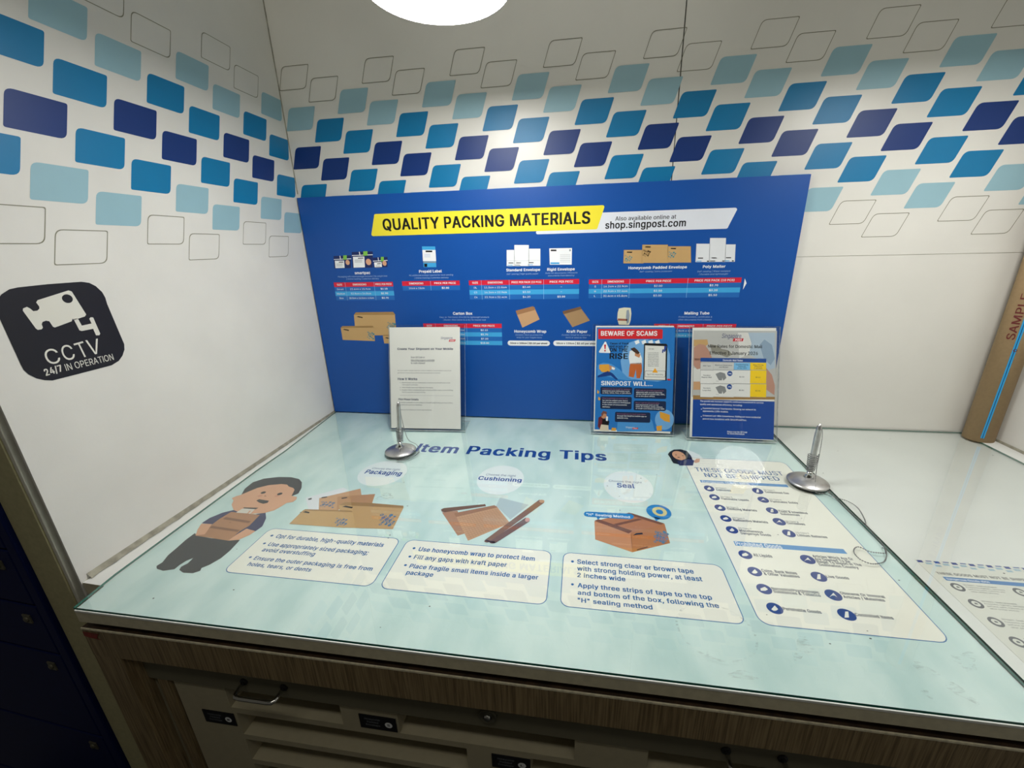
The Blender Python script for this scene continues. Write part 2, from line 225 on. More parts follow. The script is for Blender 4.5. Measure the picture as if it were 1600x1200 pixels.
# ------------------------------------------------------------------ prints: flat inks laid on real sheets
ART = json.loads(r'''[["B","yellow_banner","yellow slanted banner with black capitals",[["r","yellow",2,215,545.9,864.2,603.8,5,15.2],
["t","black",3,"QUALITY PACKING MATERIALS",252.5,560.5,576.5,29.3,0.022,0,0]]],["B","white_banner","light grey slanted banner with web address",[["r","bannerwhite",1,686,537.9,1188.2,586.2,5,15.4],
["t","black",2,"Also available online at",893.2,565.5,151.4,10,0.012,0,0],
["t","black",2,"shop.singpost.com",868.3,546.6,201.5,17.2,0.018,0,0]]],["B","product_picture","picture of three printed parcel packs",[["p","navy",1,[[88.3,494.7],[144,495.3],[138.1,459.9],[84.5,459.5]]],["p","white",2,[[89.9,481.2],[119.5,481.5],[117.6,460.7],[88.3,460.3]]],["p","green",3,[[119.1,495.9],[130.3,496.1],[128.2,484],[117,483.4]]],["p","white",2,[[107.3,494.8],[109.6,495.2],[109.8,483.5],[107.6,483.5]]],["p","white",2,[[87.7,485.7],[142.6,486.9],[142.3,485.1],[87.4,483.9]]],["p","black",3,[[102.2,478.2],[116.2,478.4],[115.8,476.2],[101.8,476]]],["p","gtext",3,[[93.6,473],[112.4,473.1],[112.3,472.2],[93.4,472.1]]],["p","gtext",3,[[93,469.8],[111.9,469.9],[111.7,469],[92.9,468.9]]],["p","gtext",3,[[92.5,466.6],[111.4,466.8],[111.2,465.9],[92.3,465.7]]],["o","skin",3,129.7,475.9,6.5,7.2],["p","navy",1,[[210,487.7],[255.4,488.6],[251.7,460.7],[208.5,460.1]]],["p","white",2,[[212,474.4],[235.4,474.8],[235,461.4],[212.1,460.9]]],["p","green",3,[[235.1,489],[244.2,489.3],[242.6,477.3],[233.4,476.6]]],["p","white",2,[[225.5,487.9],[227.3,488.3],[227.5,476.7],[225.7,476.8]]],["p","white",2,[[209.7,478.9],[254.3,480.2],[254,478.4],[209.5,477.1]]],["p","black",3,[[221.3,471.5],[232.7,471.7],[232.4,469.5],[221,469.3]]],["p","gtext",3,[[215.8,466.2],[229.7,466.4],[229.6,465.6],[215.7,465.4]]],["p","gtext",3,[[215.4,463.1],[229.3,463.3],[229.2,462.4],[215.3,462.2]]],["p","gtext",3,[[214.9,460],[228.9,460.2],[228.7,459.3],[214.8,459.1]]],["o","skin",3,244,471.4,6.4,7.1],["p","navy",1,[[147,504.6],[212.5,504.9],[206,460.1],[142.2,459.9]]],["p","white",2,[[148.8,491.2],[184.4,491.4],[181.7,461],[145.9,460.7]]],["p","green",3,[[183.3,505.5],[196.4,505.7],[194.6,493.8],[181.4,493.2]]],["p","white",2,[[169.4,504.5],[172,504.9],[172.9,493.4],[170.2,493.4]]],["p","white",2,[[146.5,495.7],[211.3,496.6],[211,494.8],[146.2,493.9]]],["p","black",3,[[164.1,488.2],[180.6,488.3],[180.3,486.1],[163.8,486]]],["p","gtext",3,[[152.5,483.1],[176.5,483.1],[176.4,482.2],[152.4,482.2]]],["p","gtext",3,[[152,480],[176,480],[175.9,479.1],[151.9,479.1]]],["p","gtext",3,[[151.5,476.9],[175.6,476.8],[175.4,475.9],[151.3,476]]],["o","skin",3,195.2,476,8.4,8.9]]],["B","product_caption","",[["t","white",1,"smartpac",146.9,441.9,48.9,7.7,0.02,0,0],
["t","ltext",1,"Packaging with inland postage included | No weight limit",91.3,433.7,156.7,4.1,0,0,1],
["t","ltext",1,"| Online tracking | Letterbox delivery",117.3,426.6,103.8,4.2,0,0,1]]],["B","price_table","",[["r","tred",1,74.7,405.8,262.4,419,0,0],["r","tmid",1,74.7,392.6,262.4,405.8,0,0],["r","tlight",1,74.7,379.4,262.4,392.6,0,0],["r","tmid",1,74.7,366.2,262.4,379.4,0,0],["r","tline",2,110.9,366.2,111.7,419,0,0],["r","tline",2,202.9,366.2,203.7,419,0,0],
["t","white",3,"SIZE",84.4,409.8,17.2,5.2,0.015,0,0],
["t","white",3,"DIMENSIONS",135.8,409.8,43,5.2,0.015,0,0],
["t","white",3,"PRICE PER PIECE",207.4,409.8,50.8,5.2,0.015,0,0],
["t","white",3,"Small",82.2,396.8,21.5,4.8,0,0,0],
["t","white",3,"22.6cm x 15.9cm",125.1,396.8,64.5,4.8,0,0,0],
["t","white",3,"$2.10",222.1,396.8,21.5,4.8,0.015,0,0],
["t","white",3,"Medium",80.1,383.6,25.8,4.8,0,0,0],
["t","white",3,"32.5cm x 24.0cm",125.1,383.6,64.5,4.8,0,0,0],
["t","white",3,"$2.90",222.1,383.6,21.5,4.8,0.015,0,0],
["t","white",3,"Box",86.5,370.4,12.9,4.8,0,0,0],
["t","white",3,"28.0cm x 16.5cm x 6.5cm",117.7,370.4,79.1,4.8,0,0,0],
["t","white",3,"$3.70",222.1,370.4,21.5,4.8,0.015,0,0]]],["B","product_picture","picture of a printed prepaid label",[["p","tlight",1,[[361.9,514.9],[400.9,513.9],[399.1,457.7],[361.4,458.3]]],["p","white",2,[[362.3,505.4],[401,504.5],[400.1,474.3],[361.1,475.1]]],["p","gtext",2,[[362,474.2],[400,473.4],[399.7,470],[361.6,470.7]]],["p","black",3,[[371.6,503.5],[391.4,503],[391,498.7],[371.2,499.2]]],["p","black",2,[[364.2,468],[372.8,467.8],[372,459],[363.4,459.2]]],["p","ltext",3,[[366.9,494.1],[384.9,493.7],[384.8,492.8],[366.8,493.2]]],["p","ltext",3,[[366.5,490.6],[384.5,490.3],[384.5,489.4],[366.5,489.8]]],["p","ltext",3,[[366.2,487.2],[384.2,486.8],[384.1,485.9],[366.1,486.3]]]]],["B","product_caption","",[["t","white",1,"Prepaid Label",346.3,443,68,7.6,0.02,0,0],
["t","ltext",1,"No additional postage required for local sending",315.2,434.3,132.1,4,0,0,1],
["t","ltext",1,"| Online tracking | Letterbox delivery",330,426.7,103.5,4,0,0,1]]],["B","price_table","",[["r","tred",1,290.9,406.6,464.7,420,0,0],["r","tmid",1,290.9,393.1,464.7,406.6,0,0],["r","tline",2,377.3,393.1,378.1,420,0,0],
["t","white",3,"DIMENSIONS",312.8,410.7,43,5.2,0.015,0,0],
["t","white",3,"PRICE PER PIECE",388.9,410.7,64.5,5.2,0.015,0,0],
["t","white",3,"10cm x 15cm",310.6,397.4,47.3,4.8,0,0,0],
["t","white",3,"$2.80",410.4,397.4,21.5,4.8,0.015,0,0]]],["B","product_picture","picture of three white envelopes",[["p","envedge",1,[[604.2,499.9],[631.3,499.3],[630.2,456.7],[602.7,457.2]]],["p","white",2,[[605.1,499.5],[630.4,498.9],[629.3,456.7],[603.6,457.2]]],["p","gtext",3,[[604.1,471.7],[629.7,471.2],[629.7,470.7],[604.1,471.2]]],["p","black",3,[[608.5,466.5],[621.9,466.2],[621.9,464.1],[608.4,464.3]]],["p","tlight",3,[[605.6,460.5],[620,460.3],[619.9,458.6],[605.5,458.8]]],["p","envedge",1,[[660.6,501.9],[697.8,501.1],[697.5,456.3],[659.8,457]]],["p","white",2,[[661.5,501.5],[696.9,500.7],[696.6,456.4],[660.7,457]]],["p","gtext",3,[[660.9,471.4],[696.7,470.7],[696.7,470.3],[660.9,471]]],["p","black",3,[[665.3,466.2],[678.6,466],[678.6,463.9],[665.2,464.1]]],["p","tlight",3,[[662.5,460.4],[676.7,460.1],[676.7,458.4],[662.5,458.7]]],["p","envedge",2,[[625.9,512.3],[666.5,511.3],[665.6,456.1],[624.4,456.8]]],["p","white",3,[[626.8,511.9],[665.6,510.9],[664.7,456.1],[625.3,456.8]]],["p","gtext",3,[[625.7,471.2],[664.9,470.5],[664.9,470.1],[625.7,470.8]]],["p","black",3,[[630,466.1],[643.4,465.8],[643.4,463.7],[630,463.9]]],["p","tlight",3,[[627.2,460.2],[641.5,459.9],[641.5,458.2],[627.1,458.4]]]]],["B","product_caption","",[["t","white",1,"Standard Envelope",601.4,442.7,95.2,7.3,0.02,0,0],
["t","ltext",1,"Self-sealing | High quality paper",602,433.7,89.6,3.9,0,0,1]]],["B","price_table","",[["r","tred",1,492.1,406.2,804.1,419.7,0,0],["r","tmid",1,492.1,392.8,804.1,406.2,0,0],["r","tlight",1,492.1,379.3,804.1,392.8,0,0],["r","tmid",1,492.1,365.8,804.1,379.3,0,0],["r","tline",2,528.1,365.8,528.9,419.7,0,0],["r","tline",2,608.3,365.8,609.1,419.7,0,0],["r","tline",2,705.7,365.8,706.5,419.7,0,0],
["t","white",3,"SIZE",501.7,410.4,17.2,5.2,0.015,0,0],
["t","white",3,"DIMENSIONS",547.1,410.4,43,5.2,0.015,0,0],
["t","white",3,"PRICE PER PACK (10 PCS)",615.5,410.4,83.8,5.2,0.015,0,0],
["t","white",3,"PRICE PER PIECE",722.9,410.4,64.5,5.2,0.015,0,0],
["t","white",3,"DL",506,397.1,8.6,4.8,0,0,0],
["t","white",3,"11.0cm x 22.0cm",536.4,397.1,64.5,4.8,0,0,0],
["t","white",3,"$2.40",646.7,397.1,21.5,4.8,0,0,0],
["t","white",3,"-",753,397.1,4.3,4.8,0.015,0,0],
["t","white",3,"C5",506,383.6,8.6,4.8,0,0,0],
["t","white",3,"16.2cm x 22.9cm",536.4,383.6,64.5,4.8,0,0,0],
["t","white",3,"$3.50",646.7,383.6,21.5,4.8,0,0,0],
["t","white",3,"-",753,383.6,4.3,4.8,0.015,0,0],
["t","white",3,"C4",506,370.1,8.6,4.8,0,0,0],
["t","white",3,"22.9cm x 32.4cm",536.4,370.1,64.5,4.8,0,0,0],
["t","white",3,"$4.20",646.7,370.1,21.5,4.8,0,0,0],
["t","white",3,"$3.00",744.4,370.1,21.5,4.8,0.015,0,0]]],["B","product_picture","picture of a white rigid envelope",[["p","white",1,[[721.7,501.3],[782.8,500.7],[782.7,457.8],[723,458.8]]],["p","gtext",2,[[750.8,484.2],[779.3,483.6],[779.3,483],[750.8,483.6]]],["p","gtext",2,[[750.9,479.6],[779.3,479],[779.4,478.4],[750.9,479]]],["p","gtext",2,[[750.9,475.1],[779.4,474.5],[779.4,473.9],[750.9,474.4]]],["p","gtext",2,[[750.9,470.5],[779.5,469.9],[779.5,469.3],[750.9,469.8]]],["p","gtext",2,[[751,465.9],[779.6,465.3],[779.6,464.7],[751,465.3]]],["p","black",2,[[725.7,498],[741.2,497.6],[741.2,493.5],[725.7,493.8]]],["p","gtext",2,[[775.6,497.6],[779.9,497.5],[780,492.6],[775.7,492.7]]],["p","tlight",2,[[724.8,464.7],[749.2,464.2],[749.3,460],[724.8,460.5]]]]],["B","product_caption","",[["t","white",1,"Rigid Envelope",716,442.7,75.2,7.2,0.02,0,0],
["t","ltext",1,"Suits A4 documents | Prevents",710.7,434.6,88.5,3.8,0,0,1],
["t","ltext",1,"documents from bending",718.2,427.6,72.4,3.9,0,0,1]]],["B","product_picture","picture of three brown padded envelopes",[["p","kraftdark",1,[[919.1,492.7],[968.8,491.6],[972,457.6],[919.4,458.6]]],["p","kraft",2,[[919.6,492.3],[968,491.2],[971.2,457.6],[920.2,458.6]]],["p","black",3,[[927.2,488.1],[941.7,487.8],[939.8,484.6],[927.4,485.7]]],["o","doodle",3,924.4,478.2,2.1,1.7],["o","kraft",4,924.4,478.2,1.1,0.9],["o","doodle",3,935.7,476.4,1.8,1.4],["o","doodle",3,928.9,474.8,1.6,1.3],["o","kraft",4,928.9,474.8,0.8,0.7],["o","doodle",3,940.2,473.5,1.9,1.6],["o","doodle",3,933.3,472.9,2.1,1.7],["o","kraft",4,933.3,472.9,1.1,0.9],["o","doodle",3,926.5,470.3,2.6,2.1],["o","doodle",3,937.8,469.3,2.4,2],["o","kraft",4,937.8,469.3,1.2,1],["o","doodle",3,930.9,467.3,1.9,1.6],["o","doodle",3,924,465.9,1.8,1.4],["o","kraft",4,924,465.9,0.8,0.7],["o","doodle",3,935.4,465.1,1.9,1.5],["o","doodle",3,928.5,464.1,2.2,1.8],["o","kraft",4,928.5,464.1,1.1,0.9],["p","kraftdark",1,[[1030,499.3],[1087.7,497.9],[1092.7,457.4],[1031.9,458.5]]],["p","kraft",2,[[1030.4,498.9],[1086.9,497.5],[1091.9,457.4],[1032.7,458.5]]],["p","black",3,[[1038,494.7],[1052,494.4],[1050.3,491.3],[1038.2,492.4]]],["o","doodle",3,1035.5,484.8,1.9,1.6],["o","kraft",4,1035.5,484.8,1,0.8],["o","doodle",3,1046.6,483.3,2.4,2],["o","doodle",3,1040,481.8,2.2,1.8],["o","kraft",4,1040,481.8,1.1,0.9],["o","doodle",3,1051,480.6,1.9,1.6],["o","doodle",3,1044.3,480.1,1.5,1.3],["o","kraft",4,1044.3,480.1,0.8,0.6],["o","doodle",3,1037.7,478.8,1.6,1.3],["o","doodle",3,1048.7,477,2.1,1.8],["o","kraft",4,1048.7,477,1.1,0.9],["o","doodle",3,1042.1,475.8,2.6,2.2],["o","doodle",3,1035.5,473.8,2.1,1.7],["o","kraft",4,1035.5,473.8,1.1,0.9],["o","doodle",3,1046.6,472.6,2.4,1.9],["o","doodle",3,1039.9,471.3,2.1,1.8],["o","kraft",4,1039.9,471.3,1.1,0.9],["p","kraftdark",2,[[965.5,504.8],[1030.4,503.2],[1035.2,457.6],[967,458.9]]],["p","kraft",3,[[965.9,504.4],[1029.7,502.8],[1034.4,457.7],[967.8,458.9]]],["p","black",3,[[973.5,500.2],[987.7,499.9],[985.9,496.8],[973.7,497.8]]],["o","doodle",3,970.8,490.2,2.4,1.9],["o","kraft",4,970.8,490.2,1.2,1],["o","doodle",3,982,488.3,2.4,2],["o","doodle",3,975.2,487.7,2.4,2],["o","kraft",4,975.2,487.7,1.2,1],["o","doodle",3,986.4,486.2,2.3,1.9],["o","doodle",3,979.6,485.3,1.9,1.6],["o","kraft",4,979.6,485.3,0.9,0.8],["o","doodle",3,973,482.7,2,1.6],["o","doodle",3,984.2,481.5,2.6,2.1],["o","kraft",4,984.2,481.5,1.3,1.1],["o","doodle",3,977.4,480,1.9,1.6],["o","doodle",3,970.6,478.6,2.2,1.8],["o","kraft",4,970.6,478.6,1.1,0.9],["o","doodle",3,981.9,477.1,2.2,1.8],["o","doodle",3,975.1,475.6,1.6,1.4],["o","kraft",4,975.1,475.6,0.8,0.7]]],["B","product_caption","",[["t","white",1,"Honeycomb Padded Envelope",933.6,443.1,149.4,7,0.02,0,0],
["t","ltext",1,"Self-sealing | Extra protection",963.2,434.7,83.4,3.7,0,0,1]]],["B","product_picture","picture of three white poly mailers",[["p","envedge",1,[[1100.4,503.8],[1135.6,503],[1138.9,457.7],[1102.9,458.4]]],["p","offwhite",2,[[1101.2,503.4],[1134.9,502.6],[1138.2,457.7],[1103.7,458.4]]],["p","black",3,[[1108,469.4],[1120.7,469.2],[1121,466.8],[1108.3,467]]],["p","black",3,[[1131,461.4],[1135.8,461.3],[1136.1,458.5],[1131.4,458.6]]],["p","tlight",3,[[1104.9,461.5],[1117.6,461.3],[1117.9,459.3],[1105.2,459.5]]],["p","envedge",1,[[1168.7,500.6],[1196.1,499.9],[1199.9,457.3],[1171.8,457.9]]],["p","offwhite",2,[[1169.6,500.2],[1195.3,499.6],[1199.1,457.3],[1172.6,457.8]]],["p","black",3,[[1176.7,468.8],[1189.1,468.6],[1189.4,466.2],[1177,466.5]]],["p","black",3,[[1192,461],[1196.7,460.9],[1197,458.2],[1192.4,458.3]]],["p","tlight",3,[[1173.8,461],[1186.2,460.7],[1186.5,458.8],[1174,459]]],["p","envedge",2,[[1132,517],[1171,515.9],[1176.6,457.4],[1136.5,458.1]]],["p","offwhite",3,[[1132.8,516.6],[1170.3,515.6],[1175.8,457.4],[1137.3,458.1]]],["p","black",3,[[1141.5,469.1],[1154.1,468.9],[1154.4,466.5],[1141.8,466.8]]],["p","black",3,[[1168.7,461.1],[1173.4,461],[1173.7,458.2],[1169,458.3]]],["p","tlight",3,[[1138.5,461.3],[1151.1,461],[1151.4,459],[1138.8,459.3]]]]],["B","product_caption","",[["t","white",1,"Poly Mailer",1122.8,443.1,55.6,6.8,0.02,0,0],
["t","ltext",1,"Self-sealing | Water resistant",1110,432.8,82.2,3.7,0,0,1],
["t","ltext",1,"| Durable and lightweight",1115.2,425.5,72.1,3.7,0,0,1]]],["B","price_table","",[["r","tred",1,830.3,405.1,1221.9,417.8,0,0],["r","tmid",1,830.3,392.5,1221.9,405.1,0,0],["r","tlight",1,830.3,379.8,1221.9,392.5,0,0],["r","tmid",1,830.3,367.1,1221.9,379.8,0,0],["r","tline",2,864.7,367.1,865.5,417.8,0,0],["r","tline",2,939,367.1,939.8,417.8,0,0],["r","tline",2,1088.7,367.1,1089.5,417.8,0,0],
["t","white",3,"SIZE",839.1,408.9,17.2,5.2,0.015,0,0],
["t","white",3,"DIMENSIONS",880.8,408.9,43,5.2,0.015,0,0],
["t","white",3,"PRICE PER PIECE",982,408.9,64.5,5.2,0.015,0,0],
["t","white",3,"PRICE PER PACK (10 PCS)",1106,408.9,98.9,5.2,0.015,0,0],
["t","white",3,"S",845.6,396.4,4.3,4.8,0,0,0],
["t","white",3,"16.2cm x 22.9cm",870.3,396.4,63.9,4.8,0,0,0],
["t","white",3,"$2.00",1003.5,396.4,21.5,4.8,0,0,0],
["t","white",3,"$2.70",1144.8,396.4,21.5,4.8,0.015,0,0],
["t","white",3,"M",845.6,383.7,4.3,4.8,0,0,0],
["t","white",3,"22.9cm x 32.4cm",870.3,383.7,63.9,4.8,0,0,0],
["t","white",3,"$2.50",1003.5,383.7,21.5,4.8,0,0,0],
["t","white",3,"$3.20",1144.8,383.7,21.5,4.8,0.015,0,0],
["t","white",3,"L",845.6,371,4.3,4.8,0,0,0],
["t","white",3,"32.4cm x 45.8cm",870.3,371,63.9,4.8,0,0,0],
["t","white",3,"$3.00",1003.5,371,21.5,4.8,0,0,0],
["t","white",3,"$5.50",1144.8,371,21.5,4.8,0.015,0,0]]],["B","white_arrow","",[["p","white",1,[[1229.7,415.3],[1235.7,403.1],[1229,386.5]]]]],["B","product_picture","picture of stacked brown cartons",[["p","kraft",1,[[124.4,322.2],[256.8,322],[255.2,260],[120.5,258.2]]],["p","kraftdark",1,[[132,330],[252.3,331.1],[258.8,322],[124.4,322.2]]],["p","kraft",2,[[74.1,281.6],[183.1,284.9],[181.5,241],[74.1,244.2]]],["p","kraftdark",2,[[80.5,287.6],[181.1,288.9],[183.5,284],[73,281.6]]],["p","kraft",2,[[209.6,257.3],[254.9,257.5],[251.9,233.5],[211.1,234.2]]],["p","kraftdark",2,[[212.7,261.3],[255.4,262],[254.9,257.5],[209.6,257.3]]],["p","black",3,[[131.9,316.3],[138.5,318.3],[152.7,315.3],[151.2,312.4]]],["p","black",3,[[79.7,276.6],[86.4,278.7],[100.9,275.7],[99.3,272.7]]],["p","black",3,[[214.5,251.3],[221.1,253.3],[235.3,250.4],[233.8,247.4]]],["o","doodle",3,232.3,298.4,2.3,1.8],["o","kraft",4,232.3,298.4,1.1,0.9],["o","doodle",3,247.3,296.4,2.5,2.1],["o","doodle",3,237.8,295.3,2.9,2.3],["o","kraft",4,237.8,295.3,1.4,1.2],["o","doodle",3,252.8,293.8,3.7,3],["o","doodle",3,243.1,291.6,2.8,2.3],["o","kraft",4,243.1,291.6,1.4,1.1],["o","doodle",3,233.4,289.7,2.8,2.3],["o","doodle",3,248.5,288.4,3.8,3.1],["o","kraft",4,248.5,288.4,1.9,1.6],["o","doodle",3,239,287.6,2.6,2.1],["o","doodle",3,229.1,284.3,3.1,2.5],["o","kraft",4,229.1,284.3,1.6,1.3],["o","doodle",3,244.3,283.5,3.5,2.9],["o","doodle",3,234.5,280.8,3.6,3],["o","kraft",4,234.5,280.8,1.8,1.5],["o","doodle",3,249.6,279.1,3,2.4],["o","doodle",3,240,278.2,2.5,2.1],["o","kraft",4,240,278.2,1.2,1],["o","doodle",3,163,268.6,3,2.4],["o","kraft",4,163,268.6,1.6,1.2],["o","doodle",3,175.7,266.4,2.8,2.2],["o","doodle",3,167.4,264.6,3.4,2.7],["o","kraft",4,167.4,264.6,1.7,1.3],["o","doodle",3,180.1,262.9,3.2,2.6],["o","doodle",3,171.9,261.8,2.4,1.9],["o","kraft",4,171.9,261.8,1.2,0.9],["o","doodle",3,163.7,260.3,2.3,1.8],["o","doodle",3,176.4,258.6,2.2,1.8],["o","kraft",4,176.4,258.6,1.1,0.9],["o","doodle",3,168,256,3.2,2.5],["o","doodle",3,159.6,253.8,2.4,1.9],["o","kraft",4,159.6,253.8,1.2,1],["o","doodle",3,172.4,252.3,2.4,1.9],["o","doodle",3,163.9,249.2,2.3,1.8],["o","kraft",4,163.9,249.2,1.1,0.9],["o","doodle",3,176.9,248.4,3.1,2.5]]],["B","product_caption","",[["t","white",1,"Carton Box",438.2,322,58.7,8,0.02,0,0],
["t","ltext",1,"Easy-to-fold Carton (S to 5A) for lightweight products",396.3,313.1,150,4.3,0,0,1],
["t","ltext",1,"| Double-thick Carton (L to XL) for heavier load",406.4,305.1,129.9,4.3,0,0,1]]],["B","price_table","",[["r","tred",1,343.3,283.2,582.6,296.1,0,0],["r","tmid",1,343.3,270.3,582.6,283.2,0,0],["r","tlight",1,343.3,257.5,582.6,270.3,0,0],["r","tmid",1,343.3,244.6,582.6,257.5,0,0],["r","tlight",1,343.3,231.7,582.6,244.6,0,0],["r","tline",2,380.5,231.7,381.3,296.1,0,0],["r","tline",2,476.5,231.7,477.3,296.1,0,0],
["t","white",3,"SIZE",353.5,287.1,17.2,5.2,0.015,0,0],
["t","white",3,"DIMENSIONS",407.4,287.1,43,5.2,0.015,0,0],
["t","white",3,"PRICE PER PIECE",497.5,287.1,64.5,5.2,0.015,0,0],
["t","white",3,"M",360,274.4,4.3,4.8,0,0,0],
["t","white",3,"33.0cm x 22.0cm x 10.0cm",387.6,274.4,82.6,4.8,0,0,0],
["t","white",3,"$2.10",519,274.4,21.5,4.8,0.015,0,0],
["t","white",3,"L",360,261.5,4.3,4.8,0,0,0],
["t","white",3,"40.0cm x 30.0cm x 20.0cm",387.6,261.5,82.6,4.8,0,0,0],
["t","white",3,"$5.70",519,261.5,21.5,4.8,0.015,0,0],
["t","white",3,"XL",357.8,248.6,8.6,4.8,0,0,0],
["t","white",3,"45.0cm x 35.0cm x 30.0cm",387.6,248.6,82.6,4.8,0,0,0],
["t","white",3,"$7.20",519,248.6,21.5,4.8,0.015,0,0],
["t","white",3,"XXL",355.7,235.7,12.9,4.8,0,0,0],
["t","white",3,"60.0cm x 40.0cm x 40.0cm",387.6,235.7,82.6,4.8,0,0,0],
["t","white",3,"$10.80",516.9,235.7,25.8,4.8,0.015,0,0]]],["B","product_picture","picture of a sheet of honeycomb wrap",[["p","tan",1,[[626.4,328.9],[679.3,342.4],[694.1,308.7],[643.6,284.5]]],["p","tandark",2,[[625.2,333.5],[674.8,346],[680.7,342.4],[680.2,335.2],[629,321.6]]]]],["B","product_caption","",[["t","white",1,"Honeycomb Wrap",619.7,269.8,93.2,8,0.02,0,0],
["t","ltext",1,"Durable | Best as protective",622.7,261.3,79.9,4.3,0,0,1],
["t","ltext",1,"wrap for your fragile items",626.3,253.7,73.9,4.3,0,0,1]]],["B","price_pill","",[["r","white",1,598.5,231.1,723.5,246.3,8,0],
["t","black",2,"50cm x 100cm | $2.10 per sheet",606.8,235.8,108.8,5.3,0.03,0,0]]],["B","product_picture","picture of a roll of brown kraft paper",[["p","kraftbrown",1,[[762,325],[811,339.2],[836.3,305.5],[787.8,286.3]]],["p","kraftdk",2,[[758.8,331.3],[809.1,344.6],[811.9,337.4],[762,323.2]]]]],["B","product_caption","",[["t","white",1,"Kraft Paper",771.7,270.2,58.5,7.9,0.02,0,0],
["t","ltext",1,"Durable | Great for cushioning",757.2,261.9,81.8,4.2,0,0,1],
["t","ltext",1,"items or used as filler",768.7,254.4,60.6,4.2,0,0,1]]],["B","price_pill","",[["r","white",1,733.3,231.6,864.8,247.3,8,0],
["t","black",2,"50cm x 120cm | $2.60 per sheet",742.6,236.6,114.3,5.2,0.03,0,0]]],["B","product_picture","picture of a roll of clear tape",[["p","tape",1,[[914.3,338.9],[928,341.5],[946.1,340.5],[948.8,324.7],[948.1,307],[944.6,292.6],[916.7,293.5],[911.5,309.2],[911.5,327]]],["p","tapedark",2,[[935.3,333.5],[941.2,335.7],[944.7,320.3],[943.3,300.3],[938.4,295.3],[934.6,315.9]]],["p","tapebrown",2,[[913.1,311.4],[939.3,309.6],[938.7,304.3],[912.6,305.2]]]]],["B","product_caption","",[["t","white",1,"Mailing Tube",1088.9,322,64.2,7.4,0.02,0,0],
["t","ltext",1,"Protects posters, certificates &",1074.3,313.6,86.7,3.9,0,0,1],
["t","ltext",1,"other documents from creases",1074.2,306,86.5,3.9,0,0,1]]],["B","price_table","",[["r","tred",1,1011.6,283.7,1225.3,296.4,0,0],["r","tmid",1,1011.6,271,1225.3,283.7,0,0],["r","tlight",1,1011.6,258.3,1225.3,271,0,0],["r","tline",2,1052.4,258.3,1053.2,296.4,0,0],["r","tline",2,1140.1,258.3,1140.9,296.4,0,0],
["t","white",3,"SIZE",1023.6,287.4,17.2,5.2,0.015,0,0],
["t","white",3,"DIMENSIONS",1075.2,287.4,43,5.2,0.015,0,0],
["t","white",3,"PRICE PER PIECE",1150.7,287.4,64.5,5.2,0.015,0,0],
["t","white",3,"A3",1027.9,275,8.6,4.8,0,0,0],
["t","white",3,"6.5cm x 45cm",1070.9,275,51.6,4.8,0,0,0],
["t","white",3,"$3.50",1172.2,275,21.5,4.8,0.015,0,0],
["t","white",3,"A2",1027.9,262.2,8.6,4.8,0,0,0],
["t","white",3,"7.5cm x 70cm",1070.9,262.2,51.6,4.8,0,0,0],
["t","white",3,"$4.50",1172.2,262.2,21.5,4.8,0.015,0,0]]],["L","sticker_face","",[["p","stick",0,[[-727.4,432.1],[-725.6,441.8],[-720,451],[-711.3,461],[-700.6,467.1],[-690.2,468.8],[-654.1,470.2],[-608.6,470.2],[-597.7,467.5],[-589.9,461.6],[-583.3,451.1],[-581.3,441.5],[-581.7,430.6],[-576.1,358.8],[-578.6,349.1],[-584.9,339.7],[-593.5,332.3],[-607,327.8],[-656.4,327.5],[-693.6,327.6],[-702.7,331.1],[-710.9,336.5],[-717.8,344.9],[-721,352.8],[-721.7,360.8],[-721.9,373],[-723.3,429.1]]]]],["L","camera_symbol","",[["p","pale0",1,[[-676.4,445.4],[-673.8,448.4],[-630.4,458.5],[-626.6,456.4],[-618.1,418.4],[-620.9,415.4],[-637.3,412.3],[-638.8,414.6],[-641.1,410.9],[-665.6,405.4],[-667.6,407],[-669.5,415.8],[-673.1,417.4],[-677.8,416.3],[-680,413.2],[-680.1,407.8],[-682.4,405.8],[-687.1,405.8],[-688.8,408.5],[-695.3,435.8],[-694.1,438.9],[-689.1,440.5],[-686.2,437.7],[-683.7,433.4],[-678.9,433.4],[-675.6,435.8],[-674.7,439]]],["p","pale0",1,[[-637.6,413.7],[-631.6,414],[-629.7,401.8],[-615,402.6],[-615.8,410.8],[-613.2,412.8],[-609.6,411.9],[-607.6,384.1],[-609.9,381.5],[-614.6,382.5],[-615.4,393.8],[-632.6,393.4],[-635.3,395.2]]],["o","stick",2,-635.9,446.1,7.2,6.8]]],["L","lettering","",[["t","pale0",1,"C",-691,351.7,17.5,23,-0.004,1.1,0],
["t","pale0",1,"C",-669.1,352.4,15.6,23.7,-0.004,0.3,0],
["t","pale0",1,"T",-647.7,351,13.9,25,-0.004,5.4,0],
["t","pale0",1,"V",-633.7,352.8,18.9,24.9,-0.004,-2.7,0],
["t","pale0",1,"24/7",-698.9,336.6,23.1,10.3,0.03,3.4,0],
["t","pale0",1,"IN OPERATION",-671.9,336.8,71.5,10.7,0,-0.5,0]]],["D","title_lettering","",[["t","inkblue",1,"Item Packing Tips",378.1,-253.6,505.4,46,0.03,0,0]]],["D","round_badge","",[["o","badge",1,344.2,-367.9,57.7,58.6],
["t","ink",2,"Choose the right",308.1,-353.4,72.4,8.2,0,0,0],
["t","inkblue",2,"Packaging",300,-375.9,92.9,18.1,0.02,0,0]]],["D","round_badge","",[["o","badge",1,634.7,-366.3,54.6,63.1],
["t","ink",2,"Choose the right",596.5,-352.7,71.8,8.6,0,0,0],
